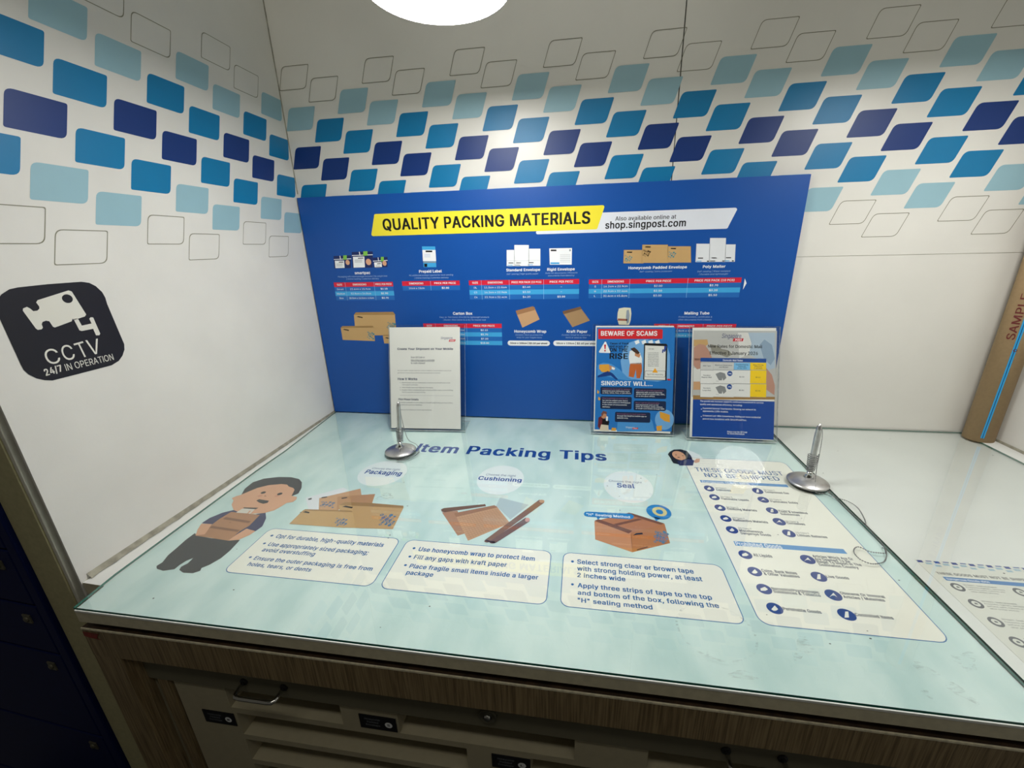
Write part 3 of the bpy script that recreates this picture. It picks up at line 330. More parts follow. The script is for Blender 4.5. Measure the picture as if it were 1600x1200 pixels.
["t","inkblue",2,"Cushioning",582.3,-374.2,102.3,16,0.02,0,0]]],["D","round_badge","",[["o","badge",1,924.3,-364.5,53.4,64.9],
["t","ink",2,"Choose the right",882.7,-350.8,73.4,8.3,0,0,0],
["t","inkblue",2,"Seal",899.9,-372.6,38.2,18,0.02,0,0]]],["D","tips_panel","white panel of packaging tips",[["r","outl",1,217.7,-709.2,488.5,-592,14,0],["r","panelw",2,219,-707.9,487.2,-593.3,12.8,0],["o","inkmid",3,237,-612.8,2.8,2.6],["o","inkmid",3,238.7,-634.8,2.7,2.4],["o","inkmid",3,239.8,-671,2.6,2.2],
["t","inkmid",3,"Opt for durable, high-quality materials",247.2,-618,216.9,10.2,0.019,0,0],
["t","inkmid",3,"Use appropriately sized packaging;",248.3,-640.2,197.6,9.7,0.019,0,0],
["t","inkmid",3,"avoid overstuffing",247.9,-654.8,103.7,9.3,0.019,0,0],
["t","inkmid",3,"Ensure the outer packaging is free from",248.9,-676.1,223.1,8.8,0.019,0,0],
["t","inkmid",3,"holes, tears, or dents",249.2,-690.6,119.4,8.4,0.019,0,0]]],["D","tips_panel","white panel of cushioning tips",[["r","outl",1,501.6,-710.6,770.1,-592.6,14,0],["r","panelw",2,502.9,-709.3,768.8,-593.9,12.8,0],["o","inkmid",3,522.8,-614.4,2.6,2.4],["o","inkmid",3,523.6,-635.7,2.5,2.3],["o","inkmid",3,524.2,-656.6,2.5,2.2],
["t","inkmid",3,"Use honeycomb wrap to protect item",532.4,-620.6,210,10.4,0.019,0,0],
["t","inkmid",3,"Fill any gaps with kraft paper",531.7,-640.4,165.1,9.9,0.019,0,0],
["t","inkmid",3,"Place fragile small items inside a larger",532.4,-661.8,220.1,9.3,0.019,0,0],
["t","inkmid",3,"package",532.8,-676.6,46.6,9,0.019,0,0]]],["D","tips_panel","white panel of sealing tips",[["r","outl",1,790.2,-709.9,1052.3,-592.6,14,0],["r","panelw",2,791.5,-708.6,1051,-593.9,12.8,0],["o","inkmid",3,806.8,-614.2,2.5,2.7],["o","inkmid",3,807.9,-665,2.2,2.3],
["t","inkmid",3,"Select strong clear or brown tape",814.7,-618.5,189,10.3,0.019,0,0],
["t","inkmid",3,"with strong holding power, at least",814.9,-633.9,198.2,9.9,0.019,0,0],
["t","inkmid",3,"2 inches wide",815.1,-648.5,76.9,9.5,0.019,0,0],
["t","inkmid",3,"Apply three strips of tape to the top",816.1,-670,201.6,8.9,0.019,0,0],
["t","inkmid",3,"and bottom of the box, following the",816.3,-684.5,207.2,8.5,0.019,0,0],
["t","inkmid",3,"\"H\" sealing method",816.4,-699,109.9,8.2,0.019,0,0]]],["D","printed_figure","printed figure of a man holding a brown box",[["p","trouser",1,[[79.4,-623.5],[90,-629.8],[125.1,-633.6],[184.5,-631.3],[189.1,-659.2],[188.5,-679.9],[181.7,-696.4],[174.3,-705],[177.9,-711.3],[169.8,-717.8],[152.2,-718.8],[139,-713.7],[135.4,-706.6],[139.8,-697.6],[137.6,-685.1],[131.6,-692.6],[129.1,-702.7],[129.2,-713.4],[113.1,-719.1],[97.1,-716.1],[89.8,-710.1],[92,-701.3],[84.7,-684.1],[82.6,-663.2],[79.4,-643.5]]],["p","shirt",2,[[96,-546.9],[79.7,-558.2],[67.8,-577.4],[65.7,-594.4],[90.7,-595.6],[87.5,-630.1],[164.8,-635.9],[172.9,-599.6],[195.1,-605.3],[197.8,-589.4],[186.5,-565],[171.7,-547.8],[157.6,-553.3],[150.8,-558.4]]],["p","boxp",3,[[96.3,-553.6],[165.1,-555.7],[170.1,-590.1],[164.2,-607.9],[164.8,-635.9],[86.9,-630.2],[91,-601.6],[91.1,-578.5]]],["p","boxstrap",4,[[99.4,-570.7],[162.1,-577.2],[162.3,-583.4],[98.4,-577.7]]],["p","boxstrap",4,[[94.5,-599.7],[161.5,-604.9],[161.4,-610.7],[94.6,-606.2]]],["p","skin",4,[[66.9,-596.3],[89.5,-594.7],[95.8,-608.5],[102.5,-624.6],[87.5,-630.1],[75.4,-613.3]]],["p","skin",4,[[171.3,-599.8],[195,-604.4],[192.4,-616.6],[181.4,-631.7],[163.3,-636],[165.3,-621.1]]],["p","hair",4,[[68.2,-493.7],[56.4,-469.6],[54.3,-442.4],[69.2,-424.4],[99.3,-413.9],[131.3,-411.2],[156.6,-417.3],[172.4,-429.8],[187.2,-452.1],[194.7,-474.2],[186.2,-485.8],[162.9,-487.1],[90.2,-495.1]]],["p","skin",5,[[67.1,-493.9],[74.1,-480.9],[84,-463.3],[102,-449.8],[129,-442.1],[144.3,-443.2],[153.6,-450.4],[167.4,-454.3],[176.4,-461.3],[185.3,-484.7],[199.7,-486.8],[205.8,-496],[203.7,-505.9],[192.5,-511.3],[190,-523.2],[184.5,-538.1],[169.6,-549.7],[144.1,-554.8],[117.3,-554],[96,-546.9],[76.4,-530.1],[67.6,-514.9],[56.9,-508.1],[60.1,-499.7]]],["p","neck",6,[[111.4,-540.6],[140,-536.3],[142.4,-555],[108.8,-554.9]]],["p","hair",7,[[110,-536.8],[143.9,-534.1],[142.5,-539.4],[114.4,-539.7]]],["p","skin",7,[[132.2,-545.1],[136.9,-546.2],[138,-555.5],[134.8,-554.8]]],["o","hair",6,112.1,-480,5.5,4.8],["o","hair",6,153.6,-480.6,5.5,5.3],["p","hair",6,[[119.4,-510.4],[121.8,-504.7],[148.4,-507.8],[150.5,-515.4],[143.6,-519.7],[131.2,-516.3]]],["p","tandark",6,[[124.8,-493.8],[123.6,-488.3],[130.6,-493.2]]],["o","blush",6,113.9,-492.5,5.5,4.1],["o","blush",6,152.9,-489.5,5.5,3.5]]],["D","product_picture","printed picture of cartons and mailers",[["p","offwhite",1,[[221.9,-488.1],[283.1,-440.4],[299.2,-447.9],[281.5,-527.2],[255.3,-527.3]]],["p","black",2,[[229.5,-491],[235.4,-486.6],[239.2,-492.3],[233.3,-494.8]]],["p","tan",2,[[253,-485.9],[325.1,-439.9],[342.6,-467.4],[318.7,-523],[278.1,-526.5]]],["p","tan2",3,[[290.4,-475.6],[369.3,-457],[379.6,-492.3],[316.4,-522.2]]],["p","black",4,[[256.1,-481.9],[266.8,-477.6],[268.9,-481.1],[258.7,-485.9]]],["p","black",4,[[302,-479.3],[312.8,-475],[314.8,-478.5],[304.4,-483.3]]],["o","doodle2",4,269,-498.8,2.8,2.2],["o","tan",5,269,-498.8,1.4,1.1],["o","doodle2",4,286.8,-497.8,3.1,2.5],["o","doodle2",4,276.5,-499.6,3.5,2.8],["o","tan",5,276.5,-499.6,1.8,1.4],["o","doodle2",4,295.1,-499.8,3.7,2.9],["o","doodle2",4,286.1,-503.7,2.5,2],["o","tan",5,286.1,-503.7,1.3,1],["o","doodle2",4,276.6,-506.5,3.6,2.8],["o","doodle2",4,295.1,-506.8,3.8,3],["o","tan",5,295.1,-506.8,1.9,1.5],["o","doodle2",4,284.3,-507.6,3.4,2.7],["o","doodle2",4,275.1,-510.9,3.8,3],["o","tan",5,275.1,-510.9,1.9,1.5],["o","doodle2",4,292.9,-510.4,3.1,2.4],["o","doodle2",4,283.7,-513.6,2.1,1.7],["o","tan",5,283.7,-513.6,1.1,0.8],["o","doodle2",4,302.5,-514.7,2.5,2],["p","kraft",5,[[311.3,-505.7],[453.4,-499],[461,-568],[361.4,-574.6]]],["p","kraftdark",6,[[311.3,-505.7],[318.3,-494.4],[369.6,-490.5],[450.6,-492.5],[453.8,-500]]],["p","kraft",6,[[245.6,-532.3],[354.3,-525.7],[365.1,-575.1],[246.7,-576.3]]],["p","kraftdark",7,[[245.6,-532.3],[248.8,-527.5],[348,-520.8],[354.9,-525.6]]],["p","black",7,[[322,-510.2],[327,-506.2],[344.9,-508.8],[345.8,-513.8]]],["p","black",8,[[249.1,-537.5],[253.1,-533.7],[263.6,-535.8],[265.4,-540]]],["o","doodle2",7,419.1,-527.5,3.8,3.9],["o","kraft",8,419.1,-527.5,1.9,2],["o","doodle2",7,438.6,-526.7,4,4.1],["o","doodle2",7,428.4,-531.1,3,3.1],["o","kraft",8,428.4,-531.1,1.5,1.5],["o","doodle2",7,447.7,-530,2.6,2.7],["o","doodle2",7,437.3,-533.9,3.4,3.4],["o","kraft",8,437.3,-533.9,1.6,1.7],["o","doodle2",7,426.3,-536.3,3.9,3.9],["o","doodle2",7,446,-536.7,2.4,2.4],["o","kraft",8,446,-536.7,1.2,1.2],["o","doodle2",7,435.5,-539.9,4.2,4.3],["o","doodle2",7,424.9,-543.1,2.6,2.7],["o","kraft",8,424.9,-543.1,1.4,1.3],["o","doodle2",7,443.7,-541.6,3,3.1],["o","doodle2",7,433.6,-545.8,3.4,3.4],["o","kraft",8,433.6,-545.8,1.7,1.7],["o","doodle2",7,453.1,-545.9,2.5,2.5],["o","doodle2",7,442.1,-548.2,4.2,4.2],["o","kraft",8,442.1,-548.2,2,2.1],["o","doodle2",7,431.6,-551.2,2.5,2.5],["o","doodle2",7,451.3,-552,3.5,3.5],["o","kraft",8,451.3,-552,1.8,1.7],["o","doodle2",7,440.9,-555.2,2.9,2.9],["o","doodle2",7,430,-557.2,3,3],["o","kraft",8,430,-557.2,1.5,1.5],["o","doodle2",7,449.3,-557.6,3.4,3.4],["o","doodle2",8,333.3,-549.2,2,2],["o","kraft",9,333.3,-549.2,1,1],["o","doodle2",8,348.4,-549.9,2.3,2.3],["o","doodle2",8,340.5,-551.9,2.4,2.4],["o","kraft",9,340.5,-551.9,1.2,1.2],["o","doodle2",8,354.9,-551.6,2.4,2.3],["o","doodle2",8,347.1,-553.6,2.8,2.7],["o","kraft",9,347.1,-553.6,1.4,1.4],["o","doodle2",8,339.4,-555.8,2.5,2.5],["o","doodle2",8,354,-556,1.8,1.8],["o","kraft",9,354,-556,0.9,0.9],["o","doodle2",8,347.3,-559.8,2,2],["o","doodle2",8,339.1,-561,3.1,3.1],["o","kraft",9,339.1,-561,1.6,1.5],["o","doodle2",8,353.5,-561,3.1,3.1],["o","doodle2",8,346.6,-564.4,3,3],["o","kraft",9,346.6,-564.4,1.6,1.5],["o","doodle2",8,360.4,-563.4,2.7,2.7],["o","doodle2",8,352.8,-565.7,2.7,2.7],["o","kraft",9,352.8,-565.7,1.4,1.3],["o","doodle2",8,346.2,-569.4,2.1,2.1],["o","doodle2",8,359.7,-568,1.8,1.7],["o","kraft",9,359.7,-568,0.8,0.8]]],["D","product_picture","printed picture of wrapping rolls and tubes",[["p","bubble",1,[[647.6,-440],[712.6,-459.3],[682.4,-512.4],[645,-470.8]]],["p","kraftbrown2",1,[[538.8,-504.9],[569.4,-496],[603.5,-564.3],[591.6,-571.7]]],["p","tan",2,[[566.3,-506.1],[645.6,-470.7],[683.6,-523.8],[614.8,-583.4]]],["p","tandark",3,[[564.7,-505.2],[641.2,-468.9],[649.4,-475.9],[572.3,-517.1]]],["p","kraftdk",3,[[533.7,-495.6],[538.6,-490.6],[620.9,-467.2],[624.5,-474.2],[544.7,-504.2],[537.5,-502.9]]],["p","tan3",3,[[576.9,-514.7],[577.9,-514.6],[620.4,-577.2],[619.5,-577.3]]],["p","tan3",3,[[581.5,-512.4],[582.5,-512.3],[624.4,-573.9],[623.5,-574]]],["p","tan3",3,[[586.2,-510],[587.1,-509.9],[628.4,-570.5],[627.5,-570.6]]],["p","tan3",3,[[590.8,-507.6],[591.8,-507.5],[632.4,-567.2],[631.5,-567.3]]],["p","tan3",3,[[595.5,-505.2],[596.5,-505.1],[636.5,-563.8],[635.6,-563.9]]],["p","tan3",3,[[600.2,-502.8],[601.2,-502.7],[640.5,-560.4],[639.6,-560.5]]],["p","tan3",3,[[604.9,-500.4],[605.9,-500.3],[644.6,-556.9],[643.7,-557]]],["p","tan3",3,[[609.6,-498],[610.6,-497.9],[648.8,-553.5],[647.9,-553.6]]],["p","tan3",3,[[614.4,-495.6],[615.4,-495.5],[652.9,-550],[652,-550.1]]],["p","tan3",3,[[619.2,-493.1],[620.1,-493],[657.1,-546.5],[656.2,-546.6]]],["p","tan3",3,[[624,-490.7],[624.9,-490.6],[661.3,-542.9],[660.4,-543]]],["p","tan3",3,[[628.8,-488.2],[629.7,-488.1],[665.6,-539.4],[664.7,-539.5]]],["p","tan3",3,[[633.6,-485.8],[634.6,-485.7],[669.9,-535.8],[668.9,-535.9]]],["p","tan3",3,[[638.4,-483.3],[639.4,-483.2],[674.2,-532.2],[673.2,-532.3]]],["p","tan3",3,[[643.3,-480.8],[644.3,-480.7],[678.5,-528.6],[677.6,-528.7]]],["p","tan3",4,[[576.2,-522.8],[576.5,-524.1],[651.4,-483.8],[651.1,-482.4]]],["p","tan3",4,[[580,-528.4],[580.4,-529.7],[654.3,-487.8],[654.1,-486.5]]],["p","tan3",4,[[583.8,-534],[584.1,-535.2],[657.2,-491.8],[657,-490.5]]],["p","tan3",4,[[587.5,-539.5],[587.9,-540.6],[660.1,-495.8],[659.9,-494.5]]],["p","tan3",4,[[591.2,-544.8],[591.5,-546],[662.9,-499.7],[662.7,-498.4]]],["p","tan3",4,[[594.8,-550.2],[595.2,-551.3],[665.8,-503.6],[665.5,-502.3]]],["p","tan3",4,[[598.4,-555.4],[598.7,-556.6],[668.6,-507.5],[668.3,-506.2]]],["p","tan3",4,[[601.9,-560.6],[602.3,-561.7],[671.3,-511.3],[671.1,-510.1]]],["p","tan3",4,[[605.4,-565.7],[605.7,-566.8],[674.1,-515.1],[673.8,-513.8]]],["p","tan3",4,[[608.9,-570.7],[609.2,-571.8],[676.8,-518.8],[676.6,-517.6]]],["p","tan3",4,[[612.2,-575.7],[612.5,-576.8],[679.5,-522.6],[679.3,-521.3]]],["p","tubeb",5,[[732.4,-439.1],[744.1,-448.3],[655.4,-583],[644.9,-579]]],["o","tan",6,738.4,-444.3,5.7,5.8],["p","tubeb2",6,[[711.6,-503.4],[721,-514.6],[666.2,-584.4],[653.8,-582.3]]],["o","pinkish",7,716,-510.1,4.7,6.6],["o","tubeb",5,650.2,-581,5,3.4],["o","tubeb2",6,660.8,-582.8,5.5,3]]],["D","product_picture","printed picture of a taped carton",[["p","boxtop",1,[[846.6,-499.3],[915.6,-464.1],[979.2,-492.5],[911.9,-529.6]]],["p","boxl",2,[[846.6,-499.3],[913.7,-526.1],[909.9,-579.2],[846.7,-552.8]]],["p","boxr",2,[[912.9,-527.6],[979.7,-491.5],[979.4,-547.3],[909.9,-579.2]]],["p","tapeb",3,[[846.7,-497.7],[854.6,-491.8],[916.4,-520.3],[909,-529]]],["p","tapeb",3,[[883,-504],[932.3,-480.4],[939.5,-483.7],[888.7,-508.7]]],["p","tapeb",3,[[915.6,-464.1],[923.2,-465.9],[979.4,-491],[972.1,-495.8],[908.9,-468.5]]],["p","black",3,[[915.7,-534.1],[922.3,-526.5],[934.3,-523.8],[934.5,-528.3],[923.3,-531]]],["p","black",3,[[918.5,-571.2],[938.5,-561],[938.3,-562.7],[918.8,-573.2]]],["o","doodle2",3,960.2,-519.6,2.9,3.7],["o","boxr",4,960.2,-519.6,1.4,1.9],["o","doodle2",3,975,-518.2,3.3,4.4],["o","doodle2",3,965.4,-521.9,3.5,4.6],["o","boxr",4,965.4,-521.9,1.8,2.3],["o","doodle2",3,979.8,-522.4,2.2,3],["o","doodle2",3,970.4,-524.7,2.2,3],["o","boxr",4,970.4,-524.7,1.1,1.5],["o","doodle2",3,961,-527.8,2.5,3.3],["o","doodle2",3,975.5,-527,2.6,3.5],["o","boxr",4,975.5,-527,1.4,1.7],["o","doodle2",3,966,-530.9,2.5,3.2],["o","doodle2",3,956.8,-532.9,3.3,4.3],["o","boxr",4,956.8,-532.9,1.6,2.1],["o","doodle2",3,971,-533.5,2.6,3.4],["o","doodle2",3,961.8,-535.5,3.2,4.2],["o","boxr",4,961.8,-535.5,1.6,2.1],["o","doodle2",3,975.9,-536.5,2.2,2.9],["o","doodle2",3,966.8,-538.3,3,3.8],["o","boxr",4,966.8,-538.3,1.4,1.9],["o","doodle2",3,957.4,-541.9,2.4,3],["o","doodle2",3,971.6,-541.8,2.7,3.5],["o","boxr",4,971.6,-541.8,1.4,1.7],["o","doodle2",3,962.6,-543.4,2.4,3],["o","doodle2",3,953.3,-546.7,2.2,2.8],["o","boxr",4,953.3,-546.7,1.1,1.4],["o","doodle2",3,967.4,-546.5,3,3.8],["p","tagblue",4,[[826,-477.9],[828.5,-471.2],[834.6,-469.5],[919.9,-467.3],[924.5,-473.6],[922.4,-481.5],[916.5,-485.3],[832.9,-486.5],[827.8,-484]]],["p","tagblue",4,[[851,-485.5],[858.5,-485.7],[853.6,-494.4]]],
["t","white",5,"\"H\" Sealing Method",831.3,-482.4,85,7.4,0.02,0,0],["o","tagblue",4,975.1,-454.7,24,24.5],["p","tagblue",4,[[962.5,-471.9],[975.5,-475.5],[964.8,-485.8]]],["o","tape2",5,976.8,-453.5,14.2,15.5],["o","tagblue",6,976.6,-454.6,7,7.7]]],["D","printed_figure","printed head of a waving woman",[["o","badge",1,1080.4,-218.5,40,45.2],["p","hair",2,[[1047,-187.6],[1059.6,-174.9],[1077.3,-171.6],[1090.8,-179.4],[1094.9,-204.9],[1093.7,-233.2],[1088.2,-254.1],[1062.4,-256.7],[1043.4,-248.6],[1041.3,-221.1],[1039,-203.2]]],["p","shirt",3,[[1055.3,-237.2],[1085.7,-223.6],[1097.2,-229.4],[1087.7,-256.1],[1055.5,-259.4]]],["o","skin",4,1065.1,-207.2,15.5,24.2],["o","hair",5,1058.6,-204.9,1.7,2.2],["o","hair",5,1074.7,-206.9,1.7,2.2],["p","black",5,[[1059.6,-216.4],[1066.3,-215.7],[1064.7,-218.7],[1060,-219.2]]],["p","skin",4,[[1093.9,-236.7],[1104.2,-220.4],[1112.5,-219.5],[1107.6,-236.6],[1097.1,-243.1]]]]],["D","goods_panel","white panel listing goods that must not be shipped",[["r","outl",1,1071.2,-706.9,1309.4,-215.4,16,0],["r","panelw",2,1072.5,-705.6,1308.1,-216.7,14.8,0],
["t","inkmid",3,"THESE GOODS MUST",1088.1,-283.1,193,18.4,0.012,0,0],
["t","inkmid",3,"NOT BE SHIPPED",1103,-306.8,160.2,17.6,0.012,0,0],["r","barb",3,1086.7,-332.5,1268.8,-321.7,0,0],
["t","white",4,"Dangerous Goods (DG)",1090.4,-332.4,98.6,9,0.012,0,0],["r","barb",3,1092.2,-540.7,1272,-528.6,0,0],
["t","white",4,"Prohibited Goods",1094.1,-540.3,75.9,10.5,0.015,0,0],["o","icon",3,1097.8,-355.5,10.6,12],["p","panelw",4,[[1092.5,-358.1],[1099.6,-349],[1102,-357.1],[1098.3,-360.6],[1094.5,-361]]],["o","icon",3,1197.1,-354.8,10.8,11.8],["p","panelw",4,[[1197.5,-348.6],[1201.4,-348.2],[1197.7,-360.7],[1191.9,-361.3]]],["o","icon",3,1099.3,-389.2,10.2,11.2],["p","panelw",4,[[1094,-388.8],[1101.6,-384.1],[1104.5,-389.5],[1100,-392.9],[1093.6,-393.6]]],["o","icon",3,1195.8,-387.9,10.7,11],["p","panelw",4,[[1188.2,-393.4],[1197.6,-383],[1199.7,-392.1],[1197.3,-388.7],[1193.5,-389.1]]],["o","icon",3,1099.5,-426.7,10.4,10.9],["p","panelw",4,[[1094.2,-429.2],[1101.2,-420.9],[1103.6,-428.1],[1099.9,-431.3],[1096.2,-431.8]]],["o","icon",3,1197.9,-425.4,10.8,10.7],["p","panelw",4,[[1198.2,-419.9],[1202.1,-419.5],[1198.5,-430.8],[1192.7,-431.4]]],["o","icon",3,1099.8,-461.9,10.1,10.6],["p","panelw",4,[[1094.6,-461.6],[1102.1,-457.1],[1104.9,-462.2],[1100.4,-465.5],[1094.1,-466.2]]],["o","icon",3,1196.6,-460.9,11.1,11.5],["p","panelw",4,[[1188.6,-466.6],[1198.8,-455.7],[1200.5,-465.3],[1198.2,-461.7],[1194.2,-462.1]]],["o","icon",3,1100.3,-496.3,10.5,10.8],["p","panelw",4,[[1095,-498.7],[1102.1,-490.5],[1104.4,-497.6],[1100.7,-500.8],[1096.9,-501.2]]],["o","icon",3,1199,-495,10.8,11.1],["p","panelw",4,[[1199.6,-489.3],[1203.5,-488.8],[1199.4,-500.5],[1193.5,-501.2]]],["o","icon",3,1100.8,-562.6,10.8,10.8],["p","panelw",4,[[1095.3,-562.3],[1103.4,-557.6],[1106.2,-562.8],[1101.4,-566.2],[1094.6,-567]]],["o","icon",3,1199.4,-562.5,11.2,11],["p","panelw",4,[[1191,-568.1],[1201.7,-557.6],[1203.1,-566.6],[1200.9,-563.2],[1196.9,-563.7]]],["o","icon",3,1101.6,-602,10.7,10.5],["p","panelw",4,[[1096.1,-604.5],[1103.7,-596.4],[1105.8,-603.3],[1101.9,-606.4],[1098,-606.9]]],["o","icon",3,1197.5,-601.6,11.2,10.7],["p","panelw",4,[[1198.3,-596.1],[1202.4,-595.6],[1197.8,-606.9],[1191.8,-607.6]]],["o","icon",3,1102,-638.6,10.9,10.5],["p","panelw",4,[[1096.5,-638.4],[1104.8,-633.8],[1107.5,-638.8],[1102.5,-642.1],[1095.7,-642.9]]],["o","icon",3,1199.5,-638.6,11.3,11],["p","panelw",4,[[1190.9,-644.2],[1202,-633.7],[1203,-642.7],[1201,-639.3],[1196.9,-639.8]]],["o","icon",3,1102.5,-675.1,11,10.4],["p","panelw",4,[[1096.8,-677.5],[1104.7,-669.5],[1106.7,-676.3],[1102.6,-679.4],[1098.7,-679.9]]],["o","icon",3,1198.7,-674.1,11.6,10.5],["p","panelw",4,[[1199.6,-668.7],[1203.9,-668.2],[1198.8,-679.2],[1192.6,-680]]],
["t","gtext2",3,"DG Class 1",1111.7,-354.3,22.9,5.9,0,0,0],
["t","gtext2",3,"DG Class 2",1211,-352,22.4,5.9,0,0,0],
["t","gtext2",3,"DG Class 3",1112.3,-388.2,23.2,5.5,0,0,0],
["t","gtext2",3,"DG Class 4",1208.9,-387.5,22.5,5.5,0,0,0],
["t","gtext2",3,"DG Class 5",1113.1,-425.1,22,5.1,0,0,0],
["t","gtext2",3,"DG Class 6",1209.8,-425,22.2,5,0,0,0],
["t","gtext2",3,"DG Class 7",1113,-460.7,22,4.7,0,0,0],
["t","gtext2",3,"DG Class 8",1208.7,-460.1,22.8,4.7,0,0,0],
["t","gtext2",3,"DG Class 9",1113.5,-491.6,22.7,4.4,0,0,0],
["t","gtext2",3,"DG Class 9",1212.4,-493.3,22,4.3,0,0,0],
["t","gtext2",3,"Explosives",1111.6,-362.8,29.7,7.2,0.02,0,0],
["t","gtext2",3,"Compressed Gas",1210.9,-360.5,47.2,7.1,0.02,0,0],
["t","gtext2",3,"Flammable Liquids",1112.1,-396.5,53.6,6.7,0.02,0,0],
["t","gtext2",3,"Flammable Solids",1208.2,-395.7,51.6,6.6,0.02,0,0],
["t","gtext2",3,"Oxidizing Materials",1112.6,-431.9,55.8,6.7,0.02,0,0],
["t","gtext2",3,"Toxic & Infectious",1209.8,-429.8,52.2,6.6,0.02,0,0],
["t","gtext2",3,"Substances",1209.7,-437.9,34.2,6.5,0.02,0,0],
["t","gtext2",3,"Radioactive Materials",1112.3,-468.6,62.2,6.7,0.02,0,0],
["t","gtext2",3,"Corrosives",1208.9,-466.9,31.4,6.6,0.02,0,0],
["t","gtext2",3,"Miscellaneous",1112.7,-499.6,40.9,6.3,0.02,0,0],
["t","gtext2",3,"Dangerous Goods",1112.9,-507.3,51.6,6.1,0.02,0,0],
["t","gtext2",3,"Lithium Batteries",1211.7,-501.5,49.7,6.1,0.02,0,0],
["t","gtext2",3,"All Liquids",1114,-564.9,29.7,7,0.02,0,0],
["t","gtext2",3,"Articles Which Are Or",1211.2,-556,62.2,6.2,0.02,0,0],
["t","gtext2",3,"Are Deemed To Be",1211.3,-562.7,53.9,6.1,0.02,0,0],
["t","gtext2",3,"Illegal To Import In The",1211.4,-568.8,67.4,6,0.02,0,0],
["t","gtext2",3,"Destination Country",1211.6,-576,58.7,5.8,0.02,0,0],
["t","gtext2",3,"Coins, Bank Notes",1113.3,-600.9,53.2,6,0.02,0,0],
["t","gtext2",3,"& Other Valuables",1114.4,-607.9,52.8,5.8,0.02,0,0],
["t","gtext2",3,"Live Goods",1209.2,-602.3,32.6,5.8,0.02,0,0],
["t","gtext2",3,"Narcotics/Psychotropic",1113.5,-638.5,67.4,5.4,0.02,0,0],
["t","gtext2",3,"Substances & Tobacco",1113.9,-644.4,66.1,5.3,0.02,0,0],
["t","gtext2",3,"Obscene Or Immoral",1211.6,-635.5,60.9,5.3,0.02,0,0],
["t","gtext2",3,"Articles / Materials",1212.3,-642.6,55.7,5.2,0.02,0,0],
["t","gtext2",3,"Perishable Goods",1114,-676.7,51.2,5.4,0.02,0,0],
["t","gtext2",3,"Controlled Items",1210.4,-674.9,48.7,5.3,0.02,0,0]]],["D","old_notice_print","",[["r","notice",0,1374,-845,1584,-541,0,0],["r","navyp",1,1374.9,-547.4,1382.9,-542.3,0,0],["r","navyp2",1,1388.4,-544.4,1396.9,-541.9,0,0],["r","palep",1,1384.5,-551,1393.7,-546.6,0,0],["r","palep",1,1395.9,-555.2,1404.4,-551,0,0],["r","navyp",1,1400,-547.4,1408,-542.3,0,0],["r","navyp2",1,1413.5,-544.4,1422,-541.9,0,0],["r","palep",1,1409.6,-551,1418.8,-546.6,0,0],["r","palep",1,1421,-555.2,1429.5,-551,0,0],["r","navyp",1,1425.1,-547.4,1433.1,-542.3,0,0],["r","navyp2",1,1438.6,-544.4,1447.1,-541.9,0,0],["r","palep",1,1434.7,-551,1443.9,-546.6,0,0],["r","palep",1,1446.1,-555.2,1454.6,-551,0,0],["r","navyp",1,1450.2,-547.4,1458.2,-542.3,0,0],["r","navyp2",1,1463.7,-544.4,1472.2,-541.9,0,0],["r","palep",1,1459.8,-551,1469,-546.6,0,0],["r","palep",1,1471.2,-555.2,1479.7,-551,0,0],["r","navyp",1,1475.3,-547.4,1483.3,-542.3,0,0],["r","navyp2",1,1488.8,-544.4,1497.3,-541.9,0,0],["r","palep",1,1484.9,-551,1494.1,-546.6,0,0],["r","palep",1,1496.3,-555.2,1504.8,-551,0,0],["r","navyp",1,1500.4,-547.4,1508.4,-542.3,0,0],["r","navyp2",1,1513.9,-544.4,1522.4,-541.9,0,0],["r","palep",1,1510,-551,1519.2,-546.6,0,0],["r","palep",1,1521.4,-555.2,1529.9,-551,0,0],["r","navyp",1,1525.5,-547.4,1533.5,-542.3,0,0],["r","navyp2",1,1539,-544.4,1547.5,-541.9,0,0],["r","palep",1,1535.1,-551,1544.3,-546.6,0,0],["r","palep",1,1546.5,-555.2,1555,-551,0,0],["r","navyp",1,1550.6,-547.4,1558.6,-542.3,0,0],["r","navyp2",1,1564.1,-544.4,1572.6,-541.9,0,0],["r","palep",1,1560.2,-551,1569.4,-546.6,0,0],["r","palep",1,1571.6,-555.2,1580.1,-551,0,0],
["t","gtext3",1,"THESE GOODS MUST NOT BE SHIPPED",1385,-573.5,131,5.2,0.02,0,0],["r","barb2",1,1388,-586,1562,-578,0,0],
["t","white",2,"Dangerous Goods (DG)",1391,-584,58,3.6,0.015,0,0],["o","ringg",1,1394,-599,8.5,8.5],["o","notice",2,1394,-599,5,5],["p","ringg",3,[[1392.2,-600.2],[1395.8,-600.5],[1396.1,-598.4],[1394,-597.2],[1392.2,-598.1]]],
["t","gtext3",1,"DG Class 1 - Goods not accepted",1406,-594,44,2.3,0.01,0,0],
["t","gtext3",1,"Fireworks, lighters, aerosols,",1406,-598.4,52,2.3,0,0,0],
["t","gtext3",1,"perfume, paint, matches and",1406,-602.8,48,2.3,0,0,0],
["t","gtext3",1,"other similar articles",1406,-607.2,36,2.3,0,0,0],["o","ringg",1,1394,-630.4,8.5,8.5],["o","notice",2,1394,-630.4,5,5],["p","ringg",3,[[1392.2,-631.6],[1395.8,-631.9],[1396.1,-629.8],[1394,-628.6],[1392.2,-629.5]]],
["t","gtext3",1,"DG Class 3 - Goods not accepted",1406,-625.4,44,2.3,0.01,0,0],
["t","gtext3",1,"Fireworks, lighters, aerosols,",1406,-629.8,52,2.3,0,0,0],
["t","gtext3",1,"perfume, paint, matches and",1406,-634.2,48,2.3,0,0,0],
